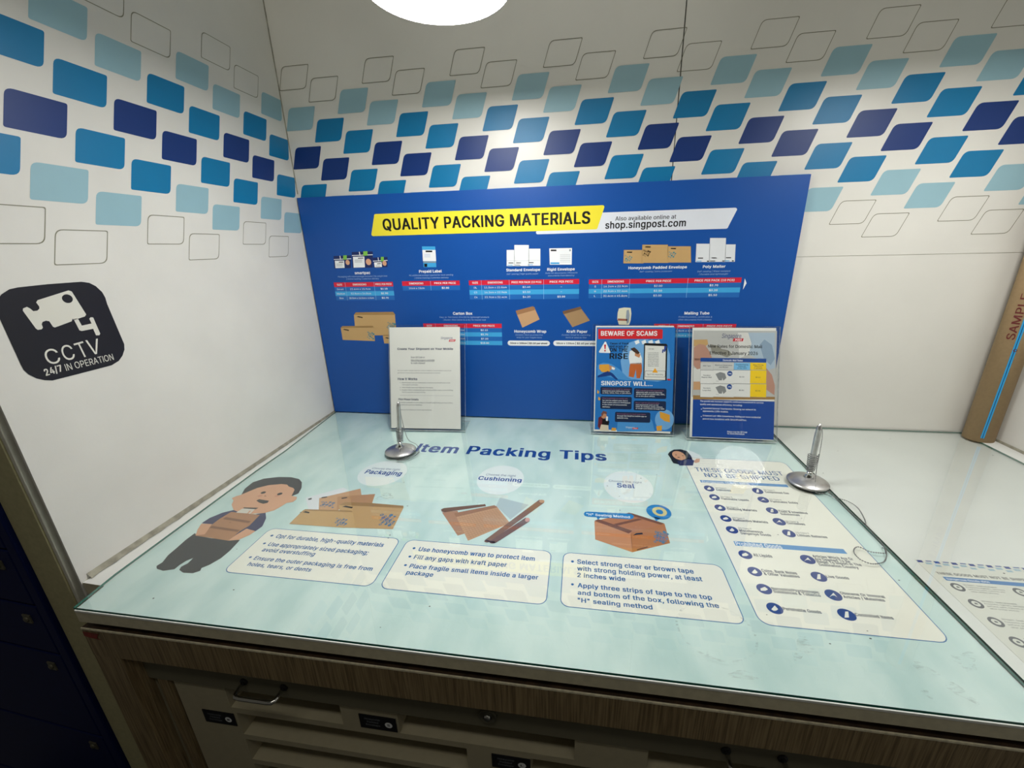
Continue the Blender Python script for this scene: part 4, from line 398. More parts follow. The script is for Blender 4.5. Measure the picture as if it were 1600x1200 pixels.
["t","gtext3",1,"other similar articles",1406,-638.6,36,2.3,0,0,0],["o","ringg",1,1394,-661.8,8.5,8.5],["o","notice",2,1394,-661.8,5,5],["p","ringg",3,[[1392.2,-663],[1395.8,-663.3],[1396.1,-661.1999999999999],[1394,-660],[1392.2,-660.9]]],
["t","gtext3",1,"DG Class 5 - Goods not accepted",1406,-656.8,44,2.3,0.01,0,0],
["t","gtext3",1,"Fireworks, lighters, aerosols,",1406,-661.2,52,2.3,0,0,0],
["t","gtext3",1,"perfume, paint, matches and",1406,-665.6,48,2.3,0,0,0],
["t","gtext3",1,"other similar articles",1406,-670,36,2.3,0,0,0],["o","ringg",1,1394,-693.2,8.5,8.5],["o","notice",2,1394,-693.2,5,5],["p","ringg",3,[[1392.2,-694.4000000000001],[1395.8,-694.7],[1396.1,-692.6],[1394,-691.4000000000001],[1392.2,-692.3000000000001]]],
["t","gtext3",1,"DG Class 7 - Goods not accepted",1406,-688.2,44,2.3,0.01,0,0],
["t","gtext3",1,"Fireworks, lighters, aerosols,",1406,-692.6,52,2.3,0,0,0],
["t","gtext3",1,"perfume, paint, matches and",1406,-697,48,2.3,0,0,0],
["t","gtext3",1,"other similar articles",1406,-701.4,36,2.3,0,0,0],["o","ringg",1,1394,-724.6,8.5,8.5],["o","notice",2,1394,-724.6,5,5],["p","ringg",3,[[1392.2,-725.8000000000001],[1395.8,-726.1],[1396.1,-724],[1394,-722.8000000000001],[1392.2,-723.7]]],
["t","gtext3",1,"DG Class 9 - Goods not accepted",1406,-719.6,44,2.3,0.01,0,0],
["t","gtext3",1,"Fireworks, lighters, aerosols,",1406,-724,52,2.3,0,0,0],
["t","gtext3",1,"perfume, paint, matches and",1406,-728.4,48,2.3,0,0,0],
["t","gtext3",1,"other similar articles",1406,-732.8,36,2.3,0,0,0],["o","ringg",1,1394,-756,8.5,8.5],["o","notice",2,1394,-756,5,5],["p","ringg",3,[[1392.2,-757.2],[1395.8,-757.5],[1396.1,-755.4],[1394,-754.2],[1392.2,-755.1]]],
["t","gtext3",1,"DG Class 11 - Goods not accepted",1406,-751,44,2.3,0.01,0,0],
["t","gtext3",1,"Fireworks, lighters, aerosols,",1406,-755.4,52,2.3,0,0,0],
["t","gtext3",1,"perfume, paint, matches and",1406,-759.8,48,2.3,0,0,0],
["t","gtext3",1,"other similar articles",1406,-764.2,36,2.3,0,0,0],["o","ringg",1,1477,-599,8.5,8.5],["o","notice",2,1477,-599,5,5],["p","ringg",3,[[1475.2,-600.2],[1478.8,-600.5],[1479.1,-598.4],[1477,-597.2],[1475.2,-598.1]]],
["t","gtext3",1,"DG Class 2 - Goods not accepted",1489,-594,44,2.3,0.01,0,0],
["t","gtext3",1,"Fireworks, lighters, aerosols,",1489,-598.4,52,2.3,0,0,0],
["t","gtext3",1,"perfume, paint, matches and",1489,-602.8,48,2.3,0,0,0],
["t","gtext3",1,"other similar articles",1489,-607.2,36,2.3,0,0,0],["o","ringg",1,1477,-630.4,8.5,8.5],["o","notice",2,1477,-630.4,5,5],["p","ringg",3,[[1475.2,-631.6],[1478.8,-631.9],[1479.1,-629.8],[1477,-628.6],[1475.2,-629.5]]],
["t","gtext3",1,"DG Class 4 - Goods not accepted",1489,-625.4,44,2.3,0.01,0,0],
["t","gtext3",1,"Fireworks, lighters, aerosols,",1489,-629.8,52,2.3,0,0,0],
["t","gtext3",1,"perfume, paint, matches and",1489,-634.2,48,2.3,0,0,0],
["t","gtext3",1,"other similar articles",1489,-638.6,36,2.3,0,0,0],["o","ringg",1,1477,-661.8,8.5,8.5],["o","notice",2,1477,-661.8,5,5],["p","ringg",3,[[1475.2,-663],[1478.8,-663.3],[1479.1,-661.1999999999999],[1477,-660],[1475.2,-660.9]]],
["t","gtext3",1,"DG Class 6 - Goods not accepted",1489,-656.8,44,2.3,0.01,0,0],
["t","gtext3",1,"Fireworks, lighters, aerosols,",1489,-661.2,52,2.3,0,0,0],
["t","gtext3",1,"perfume, paint, matches and",1489,-665.6,48,2.3,0,0,0],
["t","gtext3",1,"other similar articles",1489,-670,36,2.3,0,0,0],["o","ringg",1,1477,-693.2,8.5,8.5],["o","notice",2,1477,-693.2,5,5],["p","ringg",3,[[1475.2,-694.4000000000001],[1478.8,-694.7],[1479.1,-692.6],[1477,-691.4000000000001],[1475.2,-692.3000000000001]]],
["t","gtext3",1,"DG Class 8 - Goods not accepted",1489,-688.2,44,2.3,0.01,0,0],
["t","gtext3",1,"Fireworks, lighters, aerosols,",1489,-692.6,52,2.3,0,0,0],
["t","gtext3",1,"perfume, paint, matches and",1489,-697,48,2.3,0,0,0],
["t","gtext3",1,"other similar articles",1489,-701.4,36,2.3,0,0,0],["o","ringg",1,1477,-724.6,8.5,8.5],["o","notice",2,1477,-724.6,5,5],["p","ringg",3,[[1475.2,-725.8000000000001],[1478.8,-726.1],[1479.1,-724],[1477,-722.8000000000001],[1475.2,-723.7]]],
["t","gtext3",1,"DG Class 10 - Goods not accepted",1489,-719.6,44,2.3,0.01,0,0],
["t","gtext3",1,"Fireworks, lighters, aerosols,",1489,-724,52,2.3,0,0,0],
["t","gtext3",1,"perfume, paint, matches and",1489,-728.4,48,2.3,0,0,0],
["t","gtext3",1,"other similar articles",1489,-732.8,36,2.3,0,0,0],["o","ringg",1,1477,-756,8.5,8.5],["o","notice",2,1477,-756,5,5],["p","ringg",3,[[1475.2,-757.2],[1478.8,-757.5],[1479.1,-755.4],[1477,-754.2],[1475.2,-755.1]]],
["t","gtext3",1,"DG Class 12 - Goods not accepted",1489,-751,44,2.3,0.01,0,0],
["t","gtext3",1,"Fireworks, lighters, aerosols,",1489,-755.4,52,2.3,0,0,0],
["t","gtext3",1,"perfume, paint, matches and",1489,-759.8,48,2.3,0,0,0],
["t","gtext3",1,"other similar articles",1489,-764.2,36,2.3,0,0,0],["r","barb2",1,1388,-795,1562,-787,0,0],
["t","white",2,"Prohibited Goods",1391,-793,46,3.6,0.015,0,0]]],["H1","paper_insert","white sheet of printed instructions",[["r","paper",0,0,0,210,297,0,0],
["t","logonavy",1,"Singapore",153.3,262.2,34.7,6.9,0,0,1],["p","logored",1,[[179.4,261.1],[197.4,261],[195,254.9],[176.5,254.9]]],
["t","white",2,"POST",180.9,256,13.4,3.8,0.02,0,0],
["t","inknavy",1,"Create Your Shipment on Your Mobile",23.1,231,166.2,6.2,0.02,0,0],
["t","gtext2",1,"Scan QR Code or",63.3,207.2,41.6,5.1,0.005,0,0],
["t","gtext2",1,"https://ship.singpost.com/mobile",63.2,199,70.8,4.7,0.012,0,0],["r","gtext2",1,63.2,197.1,133.9,197.9,0,0],
["t","gtext2",1,"to create shipment",63,190.5,42.9,4.7,0.012,0,0],
["t","gtext2",1,"Our new mobile-friendly shipment creation website is now available as part of our",22.3,169.7,161.6,2.7,0,0,0],
["t","gtext2",1,"pilot launch. Follow these simple steps to prepare your shipment.",22.2,162.8,129.2,2.7,0,0,0],
["t","inknavy",1,"How It Works",22.6,142.7,59,7.1,0.02,0,0],
["t","gtext2",1,"1.  Scan & Access: Use your mobile phone camera to scan the QR code or visit",28.5,134,151.1,2.8,0.01,0,0],
["t","gtext2",1,"ship.singpost.com/mobile",35.3,127.8,47.6,2.8,0,0,0],
["t","gtext2",1,"2.  Enter Details: Input your shipment information.",28.3,119.7,101.1,2.8,0.01,0,0],
["t","gtext2",1,"3.  Dropbox: Show completed barcode to the Post Office counter or the POPStop",28.1,112.4,160,2.8,0.01,0,0],
["t","gtext2",1,"Point for payment and label printing.",34.9,105.9,70.6,2.8,0,0,0],["r","gtext",1,27.9,98.2,188.4,97.7,0,0],
["t","inknavy",1,"Pilot Phase Details",23.6,83.3,60.7,5.5,0.02,0,0],
["t","gtext2",1,"Currently available in pilot phase at SmartPost@ToaPayoh Post Office,",23.4,75.1,164,3.2,0,0,0],
["t","gtext2",1,"We welcome customer feedback.",23.3,68.3,72.9,3.2,0,0,0],
["t","gtext2",1,"Thank you for helping us make improvements.",23,53.5,101.1,3.2,0,0,0]]],["H2","paper_insert","blue printed poster warning of scams",[["r","paper",0,0,0,210,297,0,0],["r","postblue",1,2.9,5.4,213.3,292.7,0,0],["p","postlight",2,[[94.4,150.2],[75.4,168.9],[70.2,199.1],[75.7,229.3],[91.7,250.1],[113.5,258.7],[138.9,259.6],[168.1,254.1],[193.7,241.2],[201.6,219],[203.8,151.8],[171.5,143.8],[127.6,146.9]]],["p","postlight2",2,[[7.1,187.1],[22.6,194.8],[45.1,191.3],[67.8,176.4],[90.6,153.9],[109.2,146.6],[87.1,146.3],[61,149.7],[31,156.9],[7.8,152.7]]],["p","postlight2",2,[[64.7,0.8],[65.9,27.1],[85.9,46.9],[111.7,55.2],[145,52.3],[160.2,33.6],[168.5,4]]],["o","postlight",2,193,38.3,25.4,28.5],["p","red",2,[[6.8,288.6],[177.8,287.8],[180.8,284.8],[180.8,261.2],[7.4,260.3]]],
["t","white",3,"BEWARE OF SCAMS",14.6,269.5,151.9,12.8,0.03,0,0],["p","white",3,[[25.8,252.8],[28.8,252.8],[41.7,224.6],[40.3,221.5],[11.6,222.1],[10,225.1]]],["p","red",4,[[23.8,244.9],[29.4,244.9],[28.2,232.1],[25.5,232]]],["o","red",4,26.8,227.9,2.2,2.3],
["t","black",4,"Cases of fraud",40.1,245.4,50.2,5.7,0.02,0,0],
["t","black",4,"and scam are",38.8,237.5,51,5.7,0.02,0,0],
["t","black",4,"ON THE",39.5,225.1,49.2,10.6,0.04,0,0],
["t","black",4,"RISE",39.6,205.5,50,15.1,0.045,0,0],["p","white",3,[[106.3,253.9],[117.1,258.7],[120.3,250.2],[110.2,245.3]]],["p","white",3,[[124.6,253.9],[135.3,258.8],[138.5,250.2],[128.4,245.3]]],["p","white",3,[[142.7,254],[153.5,258.9],[156.6,250.3],[146.6,245.4]]],["p","white",3,[[160.9,254],[171.5,258.9],[174.7,250.4],[164.7,245.5]]],["p","orangep",3,[[96.9,193.7],[127,195.1],[128.7,173.3],[123.8,152.5],[114.6,152.4],[112.1,176.9],[107.2,154.1],[93.4,157],[94.3,180.5]]],["p","white",3,[[94.2,227.6],[110.5,232.5],[121.7,224],[127.7,207.2],[127.8,191.4],[95.1,191.8],[92,210.6]]],["p","shirtp",4,[[95.8,233.9],[106.7,237.8],[115,230.3],[121.8,222.1],[114.6,218.3],[107.1,223.9],[99.6,229.5]]],["p","skin2",4,[[108.9,223.9],[123.7,218.4],[120.3,209],[108.1,214.5]]],["p","black",4,[[132,247.6],[135.6,249.5],[191.3,247.9],[194.3,244.2],[195.3,147.2],[132.7,148.1]]],["p","paper",5,[[135.1,243.1],[190.1,241.2],[191.6,148.6],[135.6,149.3]]],
["t","gtext2",6,"< SG Mail",142.7,232,16,3.4,0,0,0],
["t","gtext2",6,"A parcel was held at the",143,221.4,29,3,0,0,0],
["t","gtext2",6,"warehouse because the",143.1,216.9,29,3,0,0,0],
["t","gtext2",6,"address is incomplete.",143.2,212.5,29,3,0,0,0],
["t","gtext2",6,"Please confirm your own",143.4,208,29,3,0,0,0],
["t","gtext2",6,"address in the link within",143.5,203.5,29,3,0,0,0],
["t","gtext2",6,"24 hours, then wait for",143.6,199,29.1,3,0,0,0],
["t","gtext2",6,"our courier to bring it",143.8,194.5,29.1,3,0,0,0],
["t","gtext2",6,"again. Click the link to",143.9,190,29.1,3,0,0,0],
["t","gtext2",6,"update your address",144,185.5,29.1,3,0,0,0],["p","yel",6,[[163.4,181.3],[171.5,168.2],[156.2,168.8]]],["p","black",7,[[162.9,176.7],[164.7,176.8],[164.5,171.5],[163.4,171.5]]],["r","gtext2",6,136.7,156.1,191.4,173.4,2,0],["r","paper",7,137.5,156.9,190.7,172.7,2,0],
["t","gtext2",8,"Tap if not responding",141.8,161.7,43.6,3.8,0,0,0],["p","yel",8,[[156.2,168.8],[163.4,181.3],[171.5,168.2]]],["p","navyp",7,[[186.5,242.6],[193,241.2],[188.8,225.6],[185.2,226.3]]],["p","navyp",7,[[181.7,232.9],[185.4,232.2],[183.5,222.5],[180.6,223.3]]],["p","red",5,[[196.6,152.4],[207.4,151.1],[206.1,147.3],[197.4,148]]],["p","yel2",3,[[12.3,189],[37.7,190.4],[46.1,181.8],[40.1,168.4],[19.5,168.2],[11.8,177.6]]],["p","skin2",4,[[37.7,188.2],[54.6,181.9],[52.9,175.4],[39.9,175.3]]],["p","navyp3",3,[[36.2,172.2],[49.5,164.7],[64.8,147.8],[59.2,147],[44,159],[8.6,152.7],[7.7,157.3]]],["p","white",5,[[46,183.7],[55.8,179.3],[53,174.3],[46.2,176.9]]],
["t","white",3,"SINGPOST WILL...",18.4,131.1,139.6,11.9,0.03,0,0],["r","navybox",3,16.6,105.5,103.7,126.8,4,0],
["t","palepink",4,"Contact you by email for updates",22.1,119.2,76.3,3.5,0.01,0,0],
["t","white",4,"related to your deliveries such",22.2,113.8,74,3.5,0.01,0,0],
["t","white",4,"as duty, taxes, fees, or job offers.",22.3,108.5,78.3,3.5,0.01,0,0],["r","navybox",3,108.7,96,195.9,124.6,4,0],
["t","palepink",4,"Only ask you to make payment for",114.1,117,74.8,3.4,0.01,0,0],
["t","white",4,"shipments with secure channels",114.2,111.7,70.2,3.4,0.01,0,0],
["t","white",4,"via the SingPost mobile app, SMS,",114.4,106.5,77.2,3.4,0.01,0,0],
["t","white",4,"or at the post office.",114.5,100.9,51.6,3.4,0.01,0,0],["r","navybox",3,17.2,64.6,103.3,99.9,4,0],
["t","palepink",4,"Have a postman or courier ask",22.7,93.1,69.3,3.5,0.01,0,0],
["t","white",4,"for you to collect your items",22.8,87.1,69.4,3.5,0.01,0,0],
["t","white",4,"from a post office or POPStation",22.9,81.3,76.5,3.5,0.01,0,0],
["t","white",4,"in the event of unsuccessful",23.1,75.2,67,3.5,0.01,0,0],
["t","white",4,"delivery.",23.2,68.7,21.7,3.5,0.01,0,0],["r","navybox",3,108.9,62.7,195.9,89.6,4,0],
["t","palepink",4,"Never ask for personal data",114.3,82,63.4,3.4,0.01,0,0],
["t","white",4,"and passwords such as full",114.5,76.7,61,3.4,0.01,0,0],
["t","white",4,"name, ID numbers, home address,",114.6,71.5,72.7,3.4,0.01,0,0],
["t","white",4,"or credit card details through SMS.",114.8,66.2,78,3.4,0.01,0,0],["r","navybox",3,58.4,28.5,154.9,57,4,0],
["t","palepink",4,"Encourage you to track your items",63.9,49.7,78.3,3.5,0.01,0,0],
["t","white",4,"through the SingPost mobile app or",64,44.3,80.7,3.5,0.01,0,0],
["t","white",4,"website only.",64.1,38.3,31,3.5,0.01,0,0],["p","maroon",3,[[12.9,39.2],[25.9,47.3],[32.1,26.1],[17.4,5.5],[11.5,13.9]]],["p","black",4,[[24.2,39.5],[43.3,30.3],[41.7,17.9],[22.8,20]]],["p","cream",4,[[20.9,20],[40.9,18.6],[42.1,2.4],[16.3,3.1]]],["p","skin2",4,[[22,53],[31.4,55.1],[37.4,41.8],[26.2,35.7],[20.4,41.3]]],["p","maroon2",5,[[20.2,51],[25.7,58.9],[35.2,56.4],[36.4,49.5],[27.7,51.2],[22.3,41.4]]],["p","white",5,[[34.3,43.6],[39.6,42.6],[38.4,30.2],[33.9,30.8]]],["p","yel2",3,[[179.5,60.8],[207.1,52],[207.8,31.1],[193.1,34.5],[181.2,43.7]]],["p","yel2",3,[[171.7,19.4],[187,22.1],[186.7,6.9],[173.9,6.5]]],["p","yel2",3,[[51.2,12],[63.3,10.8],[60.9,3],[48.8,3.4]]],["p","yel2",3,[[8.5,118.2],[13.9,112.5],[11.4,106.7],[7.6,108.6]]],["p","yel2",3,[[11.6,99],[18.1,93.4],[14.5,87.5],[10.6,90.5]]],
["t","white",3,"Singapore",88.8,11.9,24.1,4.6,0,0,1],["p","logored",3,[[108.4,13.7],[123.2,14.1],[121.9,9.5],[107,9]]],
["t","white",4,"POST",110.7,10,9.6,2.7,0.02,0,0]]],["H3","paper_insert","printed sheet with new mail rates table",[["r","paper",0,0,0,210,297,0,0],["r","photog",1,2.6,109.6,212.1,289.5,0,0],["r","postnavy",1,6.1,1.6,211.3,102.9,0,0],["p","shirtb",2,[[140.9,284.3],[207,284.7],[209.5,191.4],[189,183.9],[164.7,215.9],[144.2,226.5],[150.1,255.5]]],["p","shirtb2",3,[[170.4,252],[181.8,266.5],[200.5,252.3],[208.8,216.5],[198.7,198.4],[181.5,216.1]]],["p","photow",2,[[115.5,284.2],[140.9,284.3],[150.1,255.5],[144.2,226.5],[120.7,215.3]]],["p","kraft",2,[[4,264.4],[38.5,265.4],[41.3,252.6],[30.4,243.3],[4.5,246.7]]],["p","skin3",3,[[4.6,243.1],[17.9,253.5],[33.7,250],[46.4,230.7],[52,214.3],[27.8,210.2],[10.4,208.1],[5.3,213.6]]],["p","darkbl",2,[[45.8,252.7],[65,249.2],[75.5,240.2],[92.8,236.7],[103.4,225.9],[89.9,217.7],[69,225.5],[51.7,228.9]]],["p","skin3",3,[[188.2,191],[202.7,173.3],[210.8,144.8],[210.1,119.6],[190.4,133.5]]],["p","photow",2,[[5.3,187.8],[23.1,188.1],[24.1,151.3],[6.3,150.9]]],["p","tan",2,[[6.3,150.9],[24.1,151.3],[24.7,129.2],[6.1,128.7]]],["p","kraftdark",2,[[5.8,114],[211.6,115.3],[211.8,108.1],[6.1,102.2]]],["p","skin3",3,[[4.6,213.6],[22.5,213.8],[28.4,188.2],[14.5,184.2],[5.1,195.1]]],
["t","logonavy",4,"Singapore",75.5,269.5,48.7,11.7,0,0,1],["p","logored",4,[[105,268.9],[130.1,269],[128.3,261.1],[103.1,260.8]]],
["t","white",5,"POST",109.2,262.1,17,5.1,0.03,0,0],
["t","black",4,"New Rates for Domestic Mail",40.9,243.1,136.1,8.1,0.01,0,0],
["t","black",4,"Effective 1 January 2026",45.9,224.9,120.6,8.8,0.012,0,0],["r","tblue",4,22.4,205.4,187.8,215.7,0,0],
["t","white",5,"Domestic Mail Rates",79.9,207.7,49.6,4.7,0.01,0,0],["r","gtext",4,22.8,182.8,56.3,202.8,0,0],["r","cellg",5,23.2,183.3,56,202.4,0,0],["r","gtext",4,23.3,146.2,57.3,182.2,0,0],["r","cellw",5,23.7,146.6,56.9,181.8,0,0],["r","gtext",4,24.3,109.5,58.3,145.4,0,0],["r","cellw",5,24.7,110,57.9,145.1,0,0],["r","gtext",4,55.8,183.8,107.9,203.3,0,0],["r","cellg",5,56.2,184.2,107.6,203,0,0],["r","gtext",4,56.3,147.4,108.9,182.8,0,0],["r","cellw",5,56.8,147.8,108.5,182.5,0,0],["r","gtext",4,57.3,111,109.9,146.2,0,0],["r","cellw",5,57.7,111.4,109.5,145.8,0,0],["r","gtext",4,107.4,184.5,148.7,204.2,0,0],["r","cellb",5,107.8,185,148.3,203.8,0,0],["r","gtext",4,107.9,148.4,149.6,183.8,0,0],["r","cellw",5,108.3,148.8,149.3,183.4,0,0],["r","gtext",4,108.9,112.2,150.6,147.4,0,0],["r","cellw",5,109.3,112.6,150.3,147,0,0],["r","gtext",4,148.1,185.3,188.3,204.8,0,0],["r","yel3",5,148.5,185.7,188,204.4,0,0],["r","gtext",4,148.7,149.3,189.3,184.5,0,0],["r","yel3",5,149.1,149.7,189,184.2,0,0],["r","gtext",4,149.6,113.3,190.3,148.4,0,0],["r","yel3",5,150.1,113.7,189.9,148,0,0],
["t","gtext2",6,"Mail Type",29.7,192.8,19.5,3.1,0.006,0,0],
["t","gtext2",6,"Maximum Dimensions",60.2,195,43.3,3.1,0.006,0,0],
["t","gtext2",6,"and Weight",70.7,189.9,22.7,3.1,0.006,0,0],
["t","gtext2",6,"Current Pricing",112.7,197.2,30.6,3.1,0.006,0,0],
["t","gtext2",6,"Valid till",118.6,192.5,19,3.1,0.006,0,0],
["t","gtext2",6,"31 Dec 2025",116.3,187.8,23.8,3.1,0.006,0,0],
["t","gtext2",6,"New Pricing",155.8,197.2,24.9,3.1,0.006,0,0],
["t","gtext2",6,"Effective",159.3,192.5,18.1,3.1,0.006,0,0],
["t","gtext2",6,"1 Jan 2026",158.4,187.8,20.2,3.1,0.006,0,0],
["t","gtext2",6,"Standard",30.3,167.1,18.1,3.1,0.006,0,0],
["t","gtext2",6,"Regular Mail",26.6,161.9,25.7,3.1,0.006,0,0],
["t","gtext2",6,"$0.52",122.1,164.6,12.2,3.1,0.006,0,0],
["t","gtext2",6,"$0.62",163,164.3,11.4,3.1,0.006,0,0],
["t","gtext2",6,"Standard",31.2,132.6,18.1,3.1,0.006,0,0],
["t","gtext2",6,"Large Mail",29.7,126.7,21.6,3.1,0.006,0,0],
["t","gtext2",6,"$0.80",122.3,129,12.2,3.1,0.006,0,0],
["t","gtext2",6,"$0.90",163,128.6,12.1,3.1,0.006,0,0],["p","envg",6,[[61.8,172.7],[73.7,178],[85.9,174.6],[89.6,162.3],[82.9,155.6],[70.9,156],[67.2,162.5]]],["p","cellw",7,[[78.5,155.5],[79.6,163.5],[81.9,155.5]]],["p","gtext",6,[[63.3,154.4],[70.9,153.1],[71,152.4],[63.3,153.7]]],["p","gtext",7,[[71.3,167.7],[84.9,170.9],[85.3,170.2],[71.6,167]]],["p","envg",6,[[62.7,136.8],[74.7,142.2],[86.8,138.8],[90.6,126.5],[83.9,119.8],[71.8,120.2],[68.2,126.7]]],["p","cellw",7,[[79.4,119.6],[80.6,127.7],[82.9,119.7]]],["p","gtext",6,[[64.3,118.5],[71.9,117.2],[71.9,116.5],[64.3,117.8]]],["p","gtext",7,[[72.2,131.9],[85.9,135.2],[86.3,134.4],[72.6,131.2]]],["o","tblue",6,98.2,174.5,6.5,6.9],["o","tblue",6,98.1,139.1,6.5,6.9],
["t","white",7,"100g",94.5,172.7,7.9,3.3,0.02,0,0],
["t","white",7,"500g",94.4,137.3,7.9,3.3,0.02,0,0],
["t","white",2,"The postal rate increase supports continued investment to service",24.6,96.6,159.4,4.4,0.008,0,0],
["t","white",2,"quality and operational efficiency, including:",24.8,88.1,106.8,4.4,0.008,0,0],
["t","white",2,"Expanded Service Touchpoints: Growing our network to",32,77.5,133.6,4.4,0.008,0,0],
["t","white",2,"approximately 2,000+ locations.",32.2,69.8,65,4.4,0.008,0,0],
["t","white",2,"Enhanced Last-Mile Convenience: Rolling out more residential",32.6,57.6,145.7,4.4,0.008,0,0],
["t","white",2,"parcel box locations with SmartPostPlus.",32.8,49,111,4.4,0.008,0,0],
["t","white",2,"Please scan the QR Code",95.9,16.6,49.8,4.4,0.008,0,0],
["t","white",2,"for more information.",96.1,11.4,43.7,4.4,0.008,0,0],["o","white",2,28.5,77,1.1,1.1],["o","white",2,28.7,56.8,1.1,1.1]]]]''')
# letter outlines (hand-packed polygons: character, advance, loops)
ALPHA = ''.join(chr(c) for c in range(40, 127) if chr(c) not in "\\'\"")
GLYPHS = {}
def unpack_letters(src):
    num = lambda t, o: (ALPHA.index(t[0])*len(ALPHA) + ALPHA.index(t[1])) / 1500 - o
    for line in src.split('\n'):
        ch, rest = line[0], line[1:]
        adv = num(rest[:2], 0); loops = []
        for l in rest[2:].split(' '):
            if l: loops.append([Vector((num(l[k:k+2], .2), num(l[k+2:k+4], .2), 0)) for k in range(0, len(l), 4)])
        flat = []; tris = []
        if loops:
            pts = [Vector((v.x, v.y)) for l in loops for v in l]; ed = []; n0 = 0
            for l in loops:
                ed += [(n0 + k, n0 + (k+1) % len(l)) for k in range(len(l))]; n0 += len(l)
            flat, _, fc, _, _, _ = delaunay_2d_cdt(pts, ed, [], 0, 1e-5)
            for f in fc:
                c = sum((flat[k] for k in f), Vector((0, 0))) / len(f); w = 0
                for l in loops:                      # non-zero winding: overlapping strokes of a letter join
                    for k in range(len(l)):
                        p, q = l[k-1], l[k]
                        if (p.y > c.y) != (q.y > c.y) and c.x < (q.x-p.x)*(c.y-p.y)/(q.y-p.y) + p.x: w += 1 if q.y > p.y else -1
                if w: tris.append(tuple(f))
        GLYPHS[ch] = (adv, [(v.x, v.y) for v in flat], tris)
